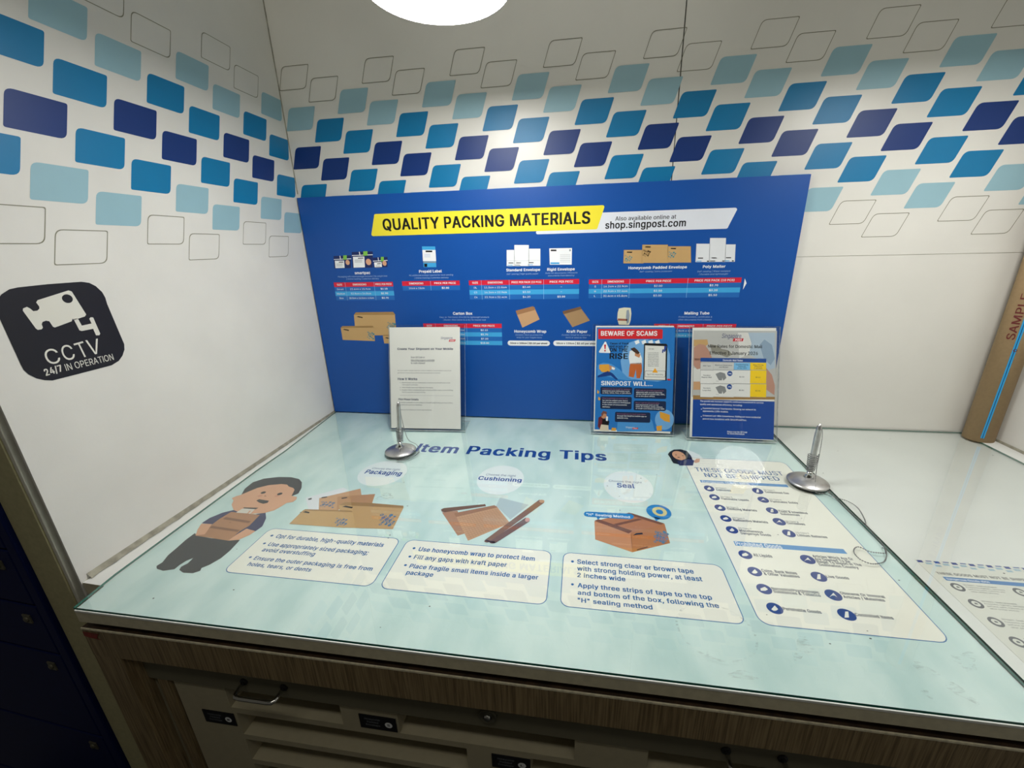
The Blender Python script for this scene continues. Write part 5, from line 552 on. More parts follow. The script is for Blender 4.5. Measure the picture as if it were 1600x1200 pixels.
unpack_letters(r'''!+L,b.A,[4G-m4G-g.A -++M,V+k,L,,,V,`-+,}-`,s-s,`-},,-`+W
"-[,r1*,f4G-r4G-h1* .r1*.g4G/r4G/h1*
#/c/f+R174G2-4G0]+R +b-y+o.p2P.p2C-y ,[+R.,4G.z4G-R+R ,81),E1x2}1x2q1)
$/m/)*8/)5b/j5b/j*8 .x+F./+T-f+a-/,*,],V,A-5,5-t-C-t-L-K-m,s.7,]/3,G/d,G0<,O0e,a1/,x1G-@1S-d1S.21I.P1(.r0N/4.e/b-g0+,~0V,W17,J1~,R2d,m3B-?3n-X4(.=4B/*4P/t4P0@4K1(461]3n2.3C2G2h2Q2/1H2/182c0j32053J/43Q._3I.939-_2^-T2=-Y1_-k1B.N0s/90]0S0=1W/k20/C2H.y2W.P2]-w2T-;2<,[1k,.13+c0E+L/u+G
%3m.@0M-n0X-=0|-(1E,n2(,n2x,w3I->3|-n4G.@4R.p4R/B4G/d42/~3m083I0@2x0@2(071W/q0|/S0c/.0Q .j1;//1H/E1s/I2=/E3./93K.z3a.E3f-w3K-f2d-j1s-v1T.51@ 3{+E3Q+P2y+s2[,N2R,w2R-p2[.@2m.d30/*3R/?3|/J4S/J4}/?5U.s5k.R5{-p5x,c5a,+5G+e4}+P4S+E 4^,74t,K5--55)-|4t.C4N.^3r.X3Z.C3M-|3J,z3d,@4*,2 -n+R3v4G4w4G.o+R
&/n.x+H.1+O-i+W-2+t,^,B,@,r,1-Q,4.E,C.m,|/Z-b05/^1_/y2*0-2W/~2z/k3>/M3O.e3R.83<-w2i-u2@.*1p.f0q33+R1q+R-]0[-)1R,s1z,n2N,t2~-.3Q-J3u.04B.b4M/[4I02480W3u0~3@122n1,1|0Y15/{0[.7/@-V.f-<.7-9-Y-B-8-a,f.J,F.r,B/H,F01,`0W,|0x-H1<-s1O.L1Y/J2[/J2R.A29-R1{-11A,B0o+v0;+]/Y+M
'+[,r1*,f4G-r4G-h1*
(,k--/Z-50]-Q27-|3b.Y4v/]4v.~3O.b2O.K1O.<0P.4/V.4.e.;-v.H-..^,;/4*p/])o.Y)o-w+2-a+l->-1-..M
),k,4)o,^*r,~+n-?,d-P-T-Z.C-^/0-Y0(-M0{-;1{,y2{,Y3z,44v-74v-[41-|38.?27.[0].d/Z.c.L.Q-/.B,L-p+0-7)o
*/w/(/H/.1>-Q0=-,0~.h1s-,2h-Q3R/.2Q/(4G/r4G/l2Q1H3R1n2h021s1n0~1H0=/l1>/r/H
+/w.z,/.z1p/z1p/z,/ ,X.R,X/M2B/M2B.R
,+@,4)K,b,h-t,h,{)K
-/w1G/j1G.k-Q.k-Q/j
.+@,~+M,R+k,H,,,R,a,~,~-[,t-o,a-y,,-[+W
/,F/Z4l,h*5+i*5.[4l
0/w.|+K.U+S-j+w-4,Y,d-P,U.(,F/<,F0^,L1>,e2H-53@-k3z.V4F.|4N/x4N0j47123z1h3@282H2P1>2V0^2V/<2F.(28-P1i,Y13+w0G+S/x+K /j,I0C,[0k-)12-^1F.L1P/H1P0P1F1M1=1r0{2X0W3/0C3?/j3Q/33Q.Y3?.E3/-y2X-`1r-O0}-K0P-K/H-V.L-k-^.2-).Y,[/3,I
1/w,p+R,p,N2B,N2B+R 0B4G0B+R/9+R/93B/43B,~1h,~2y.{4G
2/w,]+R,],C/o/h0K0L0w181+1X1-290{2]0[300-3J/43R.d3I.C37.*2u-j2@-f1n,_1n,g2W,q2u-83R-d3{.C4A/*4O064J0p451H3j1m3>2,2a231i2+1?1g0W1F0(04.^.5,W.5,Q2@,Q2@+R
3/w.T+N-Q+o,y,<,U,k,J-/,>-m-J-m-R-G-e-).H,U/B,G/p,K0A,W0c,l1/-B1:-j1:.>11.e0t/10T/M0)/b/H/m.;/n.;0f0T3B0T3H,e3H,e4G1~4G1~3U/70E/70U/a0W0S0N19021i/a23/-2C.I2C-`2=-@1{,`1R,10t+f0T+X/g+J
4/w,7-D,7.>/m4G0w4G-I.I-I.D2e.D2e-D 0J+R0J1*1P1*1P+R
5/w/F+H.[+N-_+r-4,@,k,o,V-k-^-k-m-:.6,j.w,K/],H00,S0d,w1.-V18.,18.[1./10b/j0@0-/o0>.r0@.:00-g/l,b/v-64G1u4G1u3H.23H-p0i.80}.n1;/m1A0F18100p1S0P1q0*28/=2A.a2:-U1x,n1P,:0t+j06+P
6/w/++J.a+P-|+i-J,9,|,m,n-3,^-v,^.`,j/B-?0O-u1M/u4G114G.20,.H0S.v0q/Z0|0F0u0d0l1@0N1i/|2//F28/(2?.<27-N1w,j1P,70v+i0Y+Z/q+J /d,F04,Q0e,t1.-Q18-|18.S1..~0e/[04/}/d01/801.g/}.D/i.*/L-m/(-d.T-d-}-m-R.*--.D,g.g,Q/8,F
7/w-7+R133B133H,Y3H,Y4G2B4G2B3C.G+R
8/w/(+I.:+W-r+d-=,.,l,Y,R-6,J-r,O.J,_.v,v/E->/e-c/{.501-X0K-10s,o1O,i1l,h2O,w3-->3Z-i4).F4B/,4P/o4P0T4B124)1[3Z2-2k25232,1O1y151W0]1+0>0h041K/q1n/U22/22L.J2Q-r2I-620,Y1_,.1)+d0b+W/t+I /~,J0O,V0q,k12-/1B-P1G-w1B.H11.l0o/20L/H/{/V/6/Z.b/P.,/2-j.l-X.H-S-w-X-P-h-/.*,k._,O/5,G 0/0`0h101,1p0z2`0]31003K/c3S.k3K.>31-s2O-o1p.)1>.>0{.l0`/:0W
9/w/q4O0:4I0v411P3b1w3-272F2?1V290u1o/o1C.y.~+R-k+R0i/n0S/F/n.{.v.w.9/.-[/K-2/u,m0S,^1;,^2*,n2k,|30-K3c-}42.B4?/+4O .{3O.U3?.72}-n2H-d1u-d1F-n0s.70?.h/t/8/i/x/m0F/}0e0>0}0_141/181t0}2[0f2}043H/d3S
:+@,~+M,R+k,H,,,R,a,~,~-[,t-o,a-y,,-[+W ,~0;,R0Y,H0r,R1N,~1m-[1c-o1N-y0r-[0E
;+@,4)K,b,h-t,h,{)K -40;,_0Y,T16,_1N-41m-h1c-|1N./0r-h0E
</w,_.Z,_/D2=272=1(-|.}-|.z2=,v2=+j
=/w,j/j,j0i240i24/j ,j-7,j.624.624-7
>/w2<.Z,^+j,^,v0w.z0w.},^1(,^272</D
?.>-m.3-u/>.@0,/D0p/m1C/~1f0+2I/z2i/R3@.}3S.Z3V-u3I-Z38-=2h-02/+|2/,830,V3_-(4+-Z4D.<4P.|4P/_4C094*0a3]0|3/122Q121n0|180N0N/Z/o/1/F.v.g.s.3 -w+W-c+k-X,G-w,s.S,}/),`/3,,/)+k.S+M
@3m1d)30N);/F)S.K){-_*Y-(+F,X,A,J,p,:-~,:/<,J0G,k1H-B2<.(2z.r3Q/q3r0|4+264+2g3|3h3c4Z3:5A2[5r1t6.1P6J0]6W/f6W.]6I-G6:,o5z,F5Z+~51+j4S+c3m+l37,12o,c2],D2?,(1m+l18+f0O+n/s,1/I,Y.y-T.m.?.m/-.{/l/Q0c/}110Y1I1=1Q1k1L2I152n0o2n1D3i1D3i-K3s,x4E,V4w,[59,o5J-75U-f5_/=5X0(5H0h5-1K4E2?3e2e2y3*2+371,38033*/D2f.`2>.F1}-r1C-R0U-?/^-:/2-:.--?-X-R,`-r+r.G+9/(*d/l*B0;*718**29**2b*04**P4@)_3Z)J2K)7 1T,`1|,j2D,~2Z-E2i-n2q.I2q/,2i/]2N071z0Q1*0X0]0M0>08/~/r/g.|/i.7/s-c0--=0V,l0},`
A0H+l+R/(4G0B4G3X+R2I+R0S0k001}/V3p/k3p/D2F.o0k,}+R -K-|-K.{1z.{1z-|
B/{,V+R,V4G/e4G0V4@0v481T3t1|3O2G2_2L1h2C1?2(0h1e0Q0}041p/k29/O2T/+2f.S2j-V2],y2A,J1n+}14+b0i+Y/m+R -b,R/j,R0=,T0},f1N-01b-Z1c.01X.S1E.t1)/70G/O/o/T-b/T -b0P/`0P0C0Y0s0u1;1G1E1j1=2U0z2|0f340.3E/c3H-b3H
C0v05+H/.+T.Y+d-d,<-C,[,e-S,Q.+,;/=,;0[,Q1o,~2p-d3^.Y46/[4N054Q0n4M1f472>3u2h3S333,3Y2:3h1X2]1X2I282*2d1g2{0~3C053N/H3E.d3*.I2n-t29-S1L-C0P-C/H-I.u-c.).2-D.e,o/I,T0H,L18,]1W,l2*-62Q-s2].A3h.A3Y-`3B-.2z,Y2T,52(+o1M+Y0o+L
D0j/B+R-6+R-6,R/<,R0;,Z1+,v1a-K20.02G.z2M/L2M0O2G0y211l1b2O1-2{0e34/q3E/E3H-23H-24G/L4G0_4<1`3p2O383,2C3?1m3T0]3T/@3>./2k-02N,c1],*0X+_ -b4G-b+R,V+R,V4G
E/B,V+R,V4G1~4G1~3H-b3H-b0Q1d0Q1d/Q-b/Q-b,R2+,R2++R
F/5,V+R,V4G1y4G1y3H-b3H-b0E1U0E1U/F-b/F-b+R
G1./]+K.X+d.0+y-A,],e-S,Q.+,;/=,;0[,Q1o,|2p-b3^.W46/X4N014Q0m4M1M4?2)4*2U3c2|3=3D2j3[283j1Y2]1Y2=2F1e2y0~3C023N/G3E.d3+.12U-b1q-I0|-C0P-C/H-S.M-t-a.J-,.e,p/J,T07,K0u,R1k,w2;-G2`.@2g/*3-.|0L.|0L/{3p/{3m.O3X-S30,d2N,-1_+^0d+J
H1),V+R,V4G-b4G-b0U2D0U2D4G3O4G3O+R2D+R2D/V-b/V-b+R
I*u,G+R,G4G-P4G-P+R
J.x.5+K-a+W-9+j,n,-,Q,N,>,v,2-M,..S-8.S-;-`-M-*-q,[.I,I/+,I/D,P/o,l03-B0<.*0<4G1F4G1F.*1B-M17,v0z,N0^,-0;+j/l+W/?+K
K04-C.*-C/>.V0l1p4G3B4G/U0B/P0B ,V+R,V4G-b4G-b+R 1}+R.k0)/P0u3C+R
L.s,V+R,V4G-b4G-b,R1m,R1m+R
M2{,V+R,V4G.34G0D.j10,E0r,E1`.j3m4G5J4G5J+R4@+R4@0X4D3P4M3P3k1N3N0X1O+R0Q+R.P0X-N3P-X3P-^0X-^+R
N13,V+R,V4G-s4G1_.M2G-32f,N2W,L2O.+2N.u2N4G3Y4G3Y+R2<+R/)0W.Z1>-G3H-Y3K-b0X-b+R
O1B/[+K.Y+d-d,<,~-),Q.+,;/=,;0[,Q1o,~2p-d3^.Y46/[4N0e4N1g462]3^3B2p3n1o4-0[4-/=3n.+3Z-S2},[2],<1g+d0e+K 0V,N0v,T1Z,o26-C2].(2v.t2|/H2|0P2v0}2]1r262V1Z3+0v3E0V3L/j3L/I3E.e3+.22V-c1q-I0|-C0P-C/H-T.L-u-`.J-,.e,o/I,T/j,N
P/j,V+R,V4G/[4G0U4?1A3~1t3W2A2~2V2B2[162V0m2A021t/W1A/10U.p/[.h-J.h-J/g/W/g07/l0c/{1+0<1B0]1N1-1R1n1I2@1+2s0b34063C/V3H-b3H-b+R
Q1B/k.?0z.?3b*a2Q*a /[+K.Y+d-d,<,~-),Q.+,;/=,;0[,Q1o,~2p-d3^.Y46/[4N0e4N1g462]3^3B2p3n1o4-0[4-/=3n.+3Z-S2},[2],<1g+d0e+K 0V,N0v,T1Z,o26-C2].(2v.t2|/H2|0P2v0}2]1r262V1Z3+0v3E0V3L/j3L/I3E.e3+.22V-c1q-I0|-C0P-C/H-T.L-u-`.J-,.e,o/I,T/j,N
R/q,V+R,V4G/]4G004E0z461^3o223E2B3,2W2I2]1=2W0t2B0;22/y1]/P0z/300.{/].z-6.z-6/z/X/z0O0,1-0J1C0h1O141S1u1J2F192h0u3+073C/W3H-b3H-b+R 1a+R/S/R0k/R2{+R
S/m.x+F./+T-f+a-/,*,],V,A-5,5-t-C-t-L-K-m,s.7,]/3,G/d,G0<,O0e,a1/,x1G-@1S-d1S.21I.P1(.r0N/4.e/b-g0+,~0V,W17,J1~,R2d,m3B-?3n-X4(.=4B/*4P/t4P0@4K1(461]3n2.3C2G2h2Q2/1H2/182c0j32053J/43Q._3I.939-_2^-T2=-Y1_-k1B.N0s/90]0S0=1W/k20/C2H.y2W.P2]-w2T-;2<,[1k,.13+c0E+L/u+G
T/p,,3H,,4G2j4G2j3H/|3H/|+R.r+R.r3H
U1*/S+H/*+O.7+j-Q,=,|,u,`-a,V.T,V4G-a4G-a.[-o-g.1-;.S,p/*,W/a,K0G,K0},W1g-)27-g2E.[2E4G3P4G3P.T3M..3;->3+,u2T,=1p+j0}+O0T+H
V0H/,+R+l4G,{4G.q///=-u/o,*/Z,*/u--0V//2H4G3X4G0E+R
W3|.9+R+l4G,x4G.E.w.i-2.x,7.m,7.}-2/J.w0p4G214G3a.P46,74(,748-24].w6)4G764G4h+R3M+R1w121^2C1F3k1Z3k1D2H1+12/T+R
X0?+n+R/@0O/@/],(4G-B4G.g2@/;1S/h0Z/V0Z0<1m2(4G3?4G0(/a0(0R3N+R25+R0/.S/T/U/j/U//.I-/+R
Y0</++R/+/2+l4G-/4G.q1S/G0Z/q/T/I/T/_010H1S244G3M4G06/206+R
Z/a,:+R,:,B0>2:1M3l1X3L0P3H,83H,84G2K4G2K3V.M-h-8,.--,M.4,Q2O,R2O+R
[,k->)o->4v/]4v/]3~.@3~.@*g/]*g/])o
\,F.[*5+i4l,h4l/Z*5
],k,3)o,3*g-P*g-P3~,33~,34v.R4v.R)o
^-e.73Z.R3Z.R34.734 +{0E-i4/.y4/0g0E/c0E.A3C.I3C-*0E
_-X1,+R1,*T+R*T+R+R
`+p-Q2|,D4g-U4g.F2|
a.m-c+J,v+f,R,,,0,k,*-H,.-u,=.A,q.s-c/6.[/D/i/P09/`0@/o0:0T/z0x/c11/21=.P1;.011-V0h-<0?,90Y,R11-/1d-W1z.]28/=270.1}0p1Q111.1B0W1G/t1G+R0C+R0C,J/]+e/++M.W+F .P,@/),E/a,`/|,z0@-d0A.n/U.X.7.F-U.2-4-b-0-C-?,i-j,J
b/K/9+G.e+P.5+l-W,T-N,T-N+R,K+R,K4G-Q4G-Q1--u1U.Q1~.x24/R290?200z1l1T1?1z0[2:/j2?/A2?.@20-G1i,[1>,(0_+Z/v+H /v,I0G,_0h-*10-o19.O19/310/j0u0B0Y0i051-/_1;/+1;.U1..10j-m0E-T/Q-P.M-Z-m-m-<.2,m.V,Q/+,D
c.w.b+H-u+Z-U+l,x,A,P,},B-H,1.?,1/>,B06,P0Y,x1>-U1k-u1{.b26/Z260*2.0o1e1L111m0C0k0-0J0h0/0~/Y19.m1;.=1,-o0f-S0>-A/f-8//-8.M-A-p-S-?-o,p.=,R.m,C/Z,F/},S0K,p0m-V1o-@1N,P0p+s0O+`/Z+I
d/K.v+F.2+O-M+k,t,@,N,|,@-G,1.@,1/A,A08,N0[,t1?-N1l.220.v29/P240=1k0w1-0w4G1}4G1}+R0z+R0z,T0q,T0R,+/u+X/O+J /^,I0/,^0N-(0f-S0t.10w/50n/m0[0E0@0j/s1./F1;.j1;.<1--o0i-S0B-A/j-8/3-;.2-I-U-a-*.=,R.j,D
e/,.g+H-v+Z-9,),b,],A-G,1.>,1/=,A04,O0W,v1<-S1j-r1z._26/]25032)0^1l1-1M1M0}1g0K1v/f1|.N,m.N,m/E1I/E0u/)0q/_0d070L0^0.0|/^17.l1<.?1/-b0^-I08-;/e-6/6-7.<-B-]-X-1-w,f.G,N.v,C/Y,D0:,X0c-)0o-D1r-.1S,H14+~0c+d04+P/U+G
f,M/P21/P19+]19+]21 ,v+R,v3),{3V-B44-`4M.A4d.j4h/g4Y/O3b.b3i.B3^./3H-|2m-|+R
g/L.K(w-X)5-2)L,j)h,H*@->*l-]*E.7){/0)m/p)u0K*70m*c0x+I0x,c0R,:/u+k/O+^.u+Y.3+b-O+{,u,L,O--,7-s,1.D,1/C,7/l,N0],u1@-N1l.320.w29/P24/w1~0T1U0{1,0{211~211~+E1u*W1[)x14)N0;))/R(u /F,V/s,c0@,{0[-F0o-t0x.S0x/80o/o0]0F0A0k/t1./G1;.k1;.=1--p0i-S0D-;/R-8.T-A-v-a-6.=,d.k,V
h/5-Q/N-Q+R,K+R,K4G-Q4G-Q0S-@0S-`1@.41n.j20/O290/230t1j1@1F1a0O1g/d1g+R0a+R0a/[0_/{0M0X0+0~/Q19.x1;.R12.20w-o0]-U/}
i*w,K+R,K21-Q21-Q+R ,n3;,D3U,;4-,D4C,n4]-G4T-Y4C-c3l-G3D
j*w,K21-Q21-Q*|-L*J->)x,~)U,J)3+s))+C)(+C)}+h)~,.*2,A*I,K*} ,m3;,D3U,;4-,D4C,m4]-F4T-X4C-c3l-F3D
k.`-K-t-K/8-[/80O211k21.e.|.Z.| ,K+R,K4G-Q4G-Q+R 0^+R...h.p/Q1}+R
l+B-x+N-=+W,~+b,^,-,M,^,K,{,K4G-Q4G-Q-:-V,d-u,K.O,M.`+V
m2`,K+R,K21-N21-N0`-W13-{1d.B1{.v27/b290>1}0S1l0t1?1/0_0z0_1;1A1V1`1x1x2G222r2:3b26461}4Z1b5,0z59/z59+R44+R44/x4+0V3w0k3U1/3,1<28151g0q1M0I1E/n1E+R0?+R0?0*0-0h/R16.|1>.<1.-d0V-U03-Q/`-Q+R
n/5-Q/N-Q+R,K+R,K21-M21-N0S-@0S-`1@.41n.j20/O290/230t1j1?1F1`0O1g/d1g+R0a+R0a/[0_/{0M0X0+0~/Q19.x1;.R12.20w-o0]-U/}
o/=.b+H-u+Z-U+l,x,A,P,},B-H,1.?,1/>,B06,P0Y,x1>-U1k-u1{.b26/W26/{2/0e1k1B1>1j0Y2+/h21/>21.?2+-n1j,}1B,A0e+l0E+Z/W+H /L,C/},R0K,p0g-?0z-p1,.M1,//0z/e0g0>0K0f/}1,/L1;.m1;.=1,-o0f-S0>-A/f-8//-8.M-A-p-S-?-o,p.=,R.m,C
p/K,K)(,K21-N21-N1--W1--u1U.Q1~.x24/R290?200z1l1T1?1z0[2:/j2?/A2?.@20-G1i,[1>,(0_+Z/v+H/9+G.f+P.5+l-Q,T-Q)( /v,I0G,_0h-*10-o19.O19/310/j0u0B0Y0i051-/_1;/+1;.U1..10j-m0E-T/Q-P.M-Z-m-m-<.2,m.V,Q/+,D
q/K1})(0w)(0w,T0R,+/u+X/O+J.v+F.2+O-M+k,t,@,N,|,@-G,1.@,1/A,A08,N0[,t1?-N1l.220.v29/P240=1k0q1-0z1-0z211}21 /^,I0/,^0N-(0f-S0t.10w/50n/m0[0E0@0j/s1./F1;.j1;.<1--o0i-S0B-A/j-8/3-;.2-I-U-a-*.=,R.j,D
r,U,K+R,K21-M21-M1/-j1V.51v.`23/:29/h28/h11/017.O1--n0[-U0--Q/^-Q+R
s.H.)+J-8+b,j+|,@,[,1-3-3-F-Q,d.1,F.},B/V,N/y,h04-/0*-h/^.-.0.O-B.h,i/2,L/_,B0?,I0n,_1?-(1b-S1{./23//28/b2/051t0V1Z0|1(140W060D/g0~/C1:.Q1?-}14-]0t-K0U-O/~-a/h-~/V/R/40@.t0p.Q15-}1=--1/,W0j,00B+i/f+R/++G
t+|/,21/,19+]19+]21 ,^3f-d3f-d-8-h,o-|,P.?,H/),L/:+U.q+N.*+N-F+b,u,1,h,J,^-1
u/5.F+L-j+X->+q,r,>,Q-4,K-w,K21-Q21-Q.(-Y-C-e-+.0,].a,J/M,L/q,Y07,p0U-I0a.50a211g211g+R0d+R0d-00r-00c,b0=,)/c+^/*+L
v.m.D+R+m21,{21.Y-[/.+r.e+r/9-[/J.90n211|21/N+R
w1v-u+R+u21-)21-o/;.G-/.W,:.G,:.`-O/(.v/u211)211m/;2<-Q2S,:2C,:2d-r3,/;3s214~212}+R1x+R1,.R0C1H0X1H0(/7.{+R
x.]+r+R.Q/A.Q.Q+~21-<21.:0Z/1//.W///>0F0J211^21/3.M/3/;1h+R0R+R/;-M.S.a/-.a.;-:-/+R
y.m,C).,X)~-6)x-j*9.+*b.D+P+m21,{21.Y-[/.+r.e+r/9-[/J.90o211|21/,*Q.Y)^.?)D-U)(,g(}
z._,:+R,:,A/x1-/x12,D12,D211A211A1>-d,V-d,P1J,P1J+R
{,k,)/C,)/u,r0--40G-A0t-C2s-H3I-Z4).34Z.U4j/]4v/]4(/>3}.i3n.G3:.A2W.A0q.90;-s/h-7/L /])o.k)v-|*=-R*u-E+Z-B-T-<.2-*.U,_.i,).p,)/J,y/E-Y/5-s.|.9.Q.A-s.C+o.O+>.i*v/>*g/]*e ,).o,)/v-./v-..o
|,)-{7;-{(_-*(_-*7;
},k/h/C.o/H.7/X-t/h-V0;-N0q-N2W-I39-73a,k3w,34(,34v-:4j-]4Z.54).G3I.L2s.M19.S0[.g08/2/|/h/u ,3)o,3*e,Q*g-(*v-I+T-N,6-N-s-[.].)/-.G/;///H/h/J/h.p/2.i.g.T.S.1.M-T.L+r.G+D.5*e-]*3,})v /h.p.b.o.b/v/h/u
~/w,J.1,U/,,k/S-0/o-w02.i0*/2/q0-/10Q.s1+.w1H/>1S/v2P/v2L/<2<.g1z.D1I-}0{-u0C-x/U.C.d.}.6/5-[.w-M.[-H.1
 +@''')
CAPH = .5087
LIFT = .000018   # overlapping strokes of a bold letter lie one over the other
TXT = {}
def text_geo(k):
    if k in TXT: return TXT[k]
    s, bold, it = k
    vs = []; fs = []; x = 0
    b = min(max(bold, 0) * 1.2, .027)
    if 0 < b < .012: b = .012
    sh = [(0, 0)] if b == 0 else ([(-b, -b*.45), (b, -b*.45), (b, b*.45), (-b, b*.45)] if b >= .018 else [(-b, 0), (b, 0)])
    for ch in s:
        if ch not in GLYPHS: ch = '-'
        adv, gv, gt = GLYPHS[ch]
        for ci, (dx, dy) in enumerate(sh):
            n = len(vs); vs += [(x + dx + px + (.22*py if it else 0), py*(1 - b*.9) + dy + b*.45, ci*LIFT) for px, py in gv]
            fs += [tuple(n + i for i in t) for t in gt]
        x += adv + b*1.3
    TXT[k] = (vs, fs); return TXT[k]
def text_verts(k, x, y, w, h, ang=0):
    vs, fs = text_geo(k)
    x0 = min(v[0] for v in vs); x1 = max(v[0] for v in vs); sx = w / (x1 - x0); sy = h / CAPH
    ca, sa = math.cos(math.radians(ang)), math.sin(math.radians(ang))
    out = []
    for a, b, c in vs:
        p, q = (a - x0) * sx, b * sy
        out.append((x + p*ca - q*sa, y + p*sa + q*ca, c))
    return out, fs
def rrect(l, b, r, t, rad, sk):
    if rad <= 0: return [(l,b),(r-sk,b),(r,t),(l+sk,t)]
    pts = []
    cs = [(l+rad, b+rad, 180), (r-sk-rad, b+rad, 270), (r-rad, t-rad, 0), (l+sk+rad, t-rad, 90)]
    for cx, cy, a0 in cs:
        for k in range(6):
            a = math.radians(a0 + 90*k/5); pts.append((cx+rad*math.cos(a), cy+rad*math.sin(a)))
    return pts
STEP = .00008
def art_mesh(items, base=0.0):
    mb = MB()
    for i in items:
        c = ink(i[1]); z = base + i[2]*STEP if i[0] != 't' else base + i[2]*STEP
        if i[0] == 'p':
            pts = [(a/1000, b/1000) for a, b in i[3]]; n = len(pts)
            ar = sum(pts[k][0]*pts[(k+1)%n][1]-pts[(k+1)%n][0]*pts[k][1] for k in range(n))
            if ar < 0: pts.reverse()
            mb.face([(a, b, z) for a, b in pts], c)
        elif i[0] == 'r':
            l, b, r, t, rad, sk = i[3:9]
            mb.face([(p/1000, q/1000, z) for p, q in rrect(l, b, r, t, rad, sk)], c)
        elif i[0] == 'o':
            x, y, rx, ry = i[3:7]; n = 20 if rx < 12 else 48
            mb.face([((x+rx*math.cos(2*math.pi*k/n))/1000, (y+ry*math.sin(2*math.pi*k/n))/1000, z) for k in range(n)], c)
        elif i[0] == 't':
            vs, fs = text_verts((i[3], i[8], i[10]), i[4]/1000, i[5]/1000, i[6]/1000, i[7]/1000, i[9])
            mb.geo([(a, b, z + d) for a, b, d in vs], fs, c)
    return mb
def art_parts(plane, parent, xf, base=0.0, skip=()):
    for pl, name, label, items in ART:
        if pl != plane or name in skip or not items: continue
        if len(items) > 1 and any(i[0] == 't' for i in items) and name in ('yellow_banner', 'white_banner', 'tips_panel', 'goods_panel', 'round_badge', 'price_pill', 'price_table', 'paper_insert'):
            body = [i for i in items if i[0] != 't']; tx = [i for i in items if i[0] == 't']
            o = build(art_mesh(body, base), name, parent, label or None, xf)
            build(art_mesh(tx, base), 'lettering', o, None, xf)
        else:
            build(art_mesh(items, base), name, parent, label or None, xf)

# ================================================================== SETTING
XR = 1.885; ZC = 1.75; ZF = -.78
mb = MB(); mb.box(-.6, XR+.05, -3.2, .05, ZF-.03, ZF, FLOOR); struct(build(mb, 'floor'))
mb = MB(); mb.box(-.6, XR+.05, -3.2, .05, ZC, ZC+.03, CEIL); struct(build(mb, 'ceiling'))
# back wall: a backing with three laminate panels and real joints
mb = MB(); mb.box(-.06, XR+.05, .004, .05, ZF, ZC, SEAM); wb = struct(build(mb, 'wall_back'))
SX, SZ = 1.0278, .4657
mb = MB(); mb.box(-.002, XR, 0, .004, ZF, SZ-.0006, WALL, .0004); build(mb, 'wall_panel', wb)
mb = MB(); mb.box(-.002, SX-.0012, 0, .004, SZ+.0006, ZC, WALL, .0004); build(mb, 'wall_panel', wb)
mb = MB(); mb.box(SX+.0012, XR, -.0006, .0035, SZ+.0006, ZC, WALL, .0004); build(mb, 'wall_panel', wb)
mb = MB(); mb.box(-.002, XR, .0008, .004, SZ-.001, SZ+.001, JOINT); build(mb, 'joint_strip', wb)
mb = MB(); mb.box(.0001, .0022, -.0020, -.0003, .665, ZC-.001, mat('corner_filler', '#a8a596', .8, var=.4, scale=40)); build(mb, 'corner_filler', wb)
YL = -.76
mb = MB(); mb.box(-.0035, 0, YL, .0, ZF, ZC, WALLL); wl = struct(build(mb, 'wall_left'))
mb = MB(); mb.box(XR, XR+.05, -3.2, 0, ZF, ZC, WALLL); wr = struct(build(mb, 'wall_right'))
mb = MB(); mb.box(-.024, -.0037, YL+.022, YL+.03, ZF, ZC, GAPSHADE); mb.box(-.0196, -.0125, YL-.004, YL+.022, ZF, ZC, BEAD, .001); struct(build(mb, 'trim_1'))  # recessed dark strip as painted slot shadow, then the white bead
mb = MB(); mb.box(-.076, -.0200, YL-.006, YL+.03, ZF, ZC, TRIM, .001); struct(build(mb, 'trim_2'))
# caulk lines
mb = MB(); n = 60; L0 = []; L1 = []
for k in range(n+1):
    t = k/n; y = -.004 - .745*t
    w = (.0018 + .0045*t) * (1 + .35*math.sin(k*1.9) * random.random())
    L0.append((.0002, y, .0003 + .002 + .0025*t)); L1.append((w, y, -.0042))
for k in range(n): mb.face([L0[k], L0[k+1], L1[k+1], L1[k]], CAULK)
build(mb, 'caulk_line', wl)
mb = MB(); mb.box(1.345, 1.83, -.0022, -.0001, -.0045, -.0015, SEAM); build(mb, 'caulk_line', wb)
mb = MB(); mb.box(1.881, 1.8849, -.78, -.02, -.0045, .006, CAULK); mb.box(1.843, 1.8845, -.78, -.012, -.0052, .0005, WHLAM, .0006)
build(mb, 'caulk_line', wr)

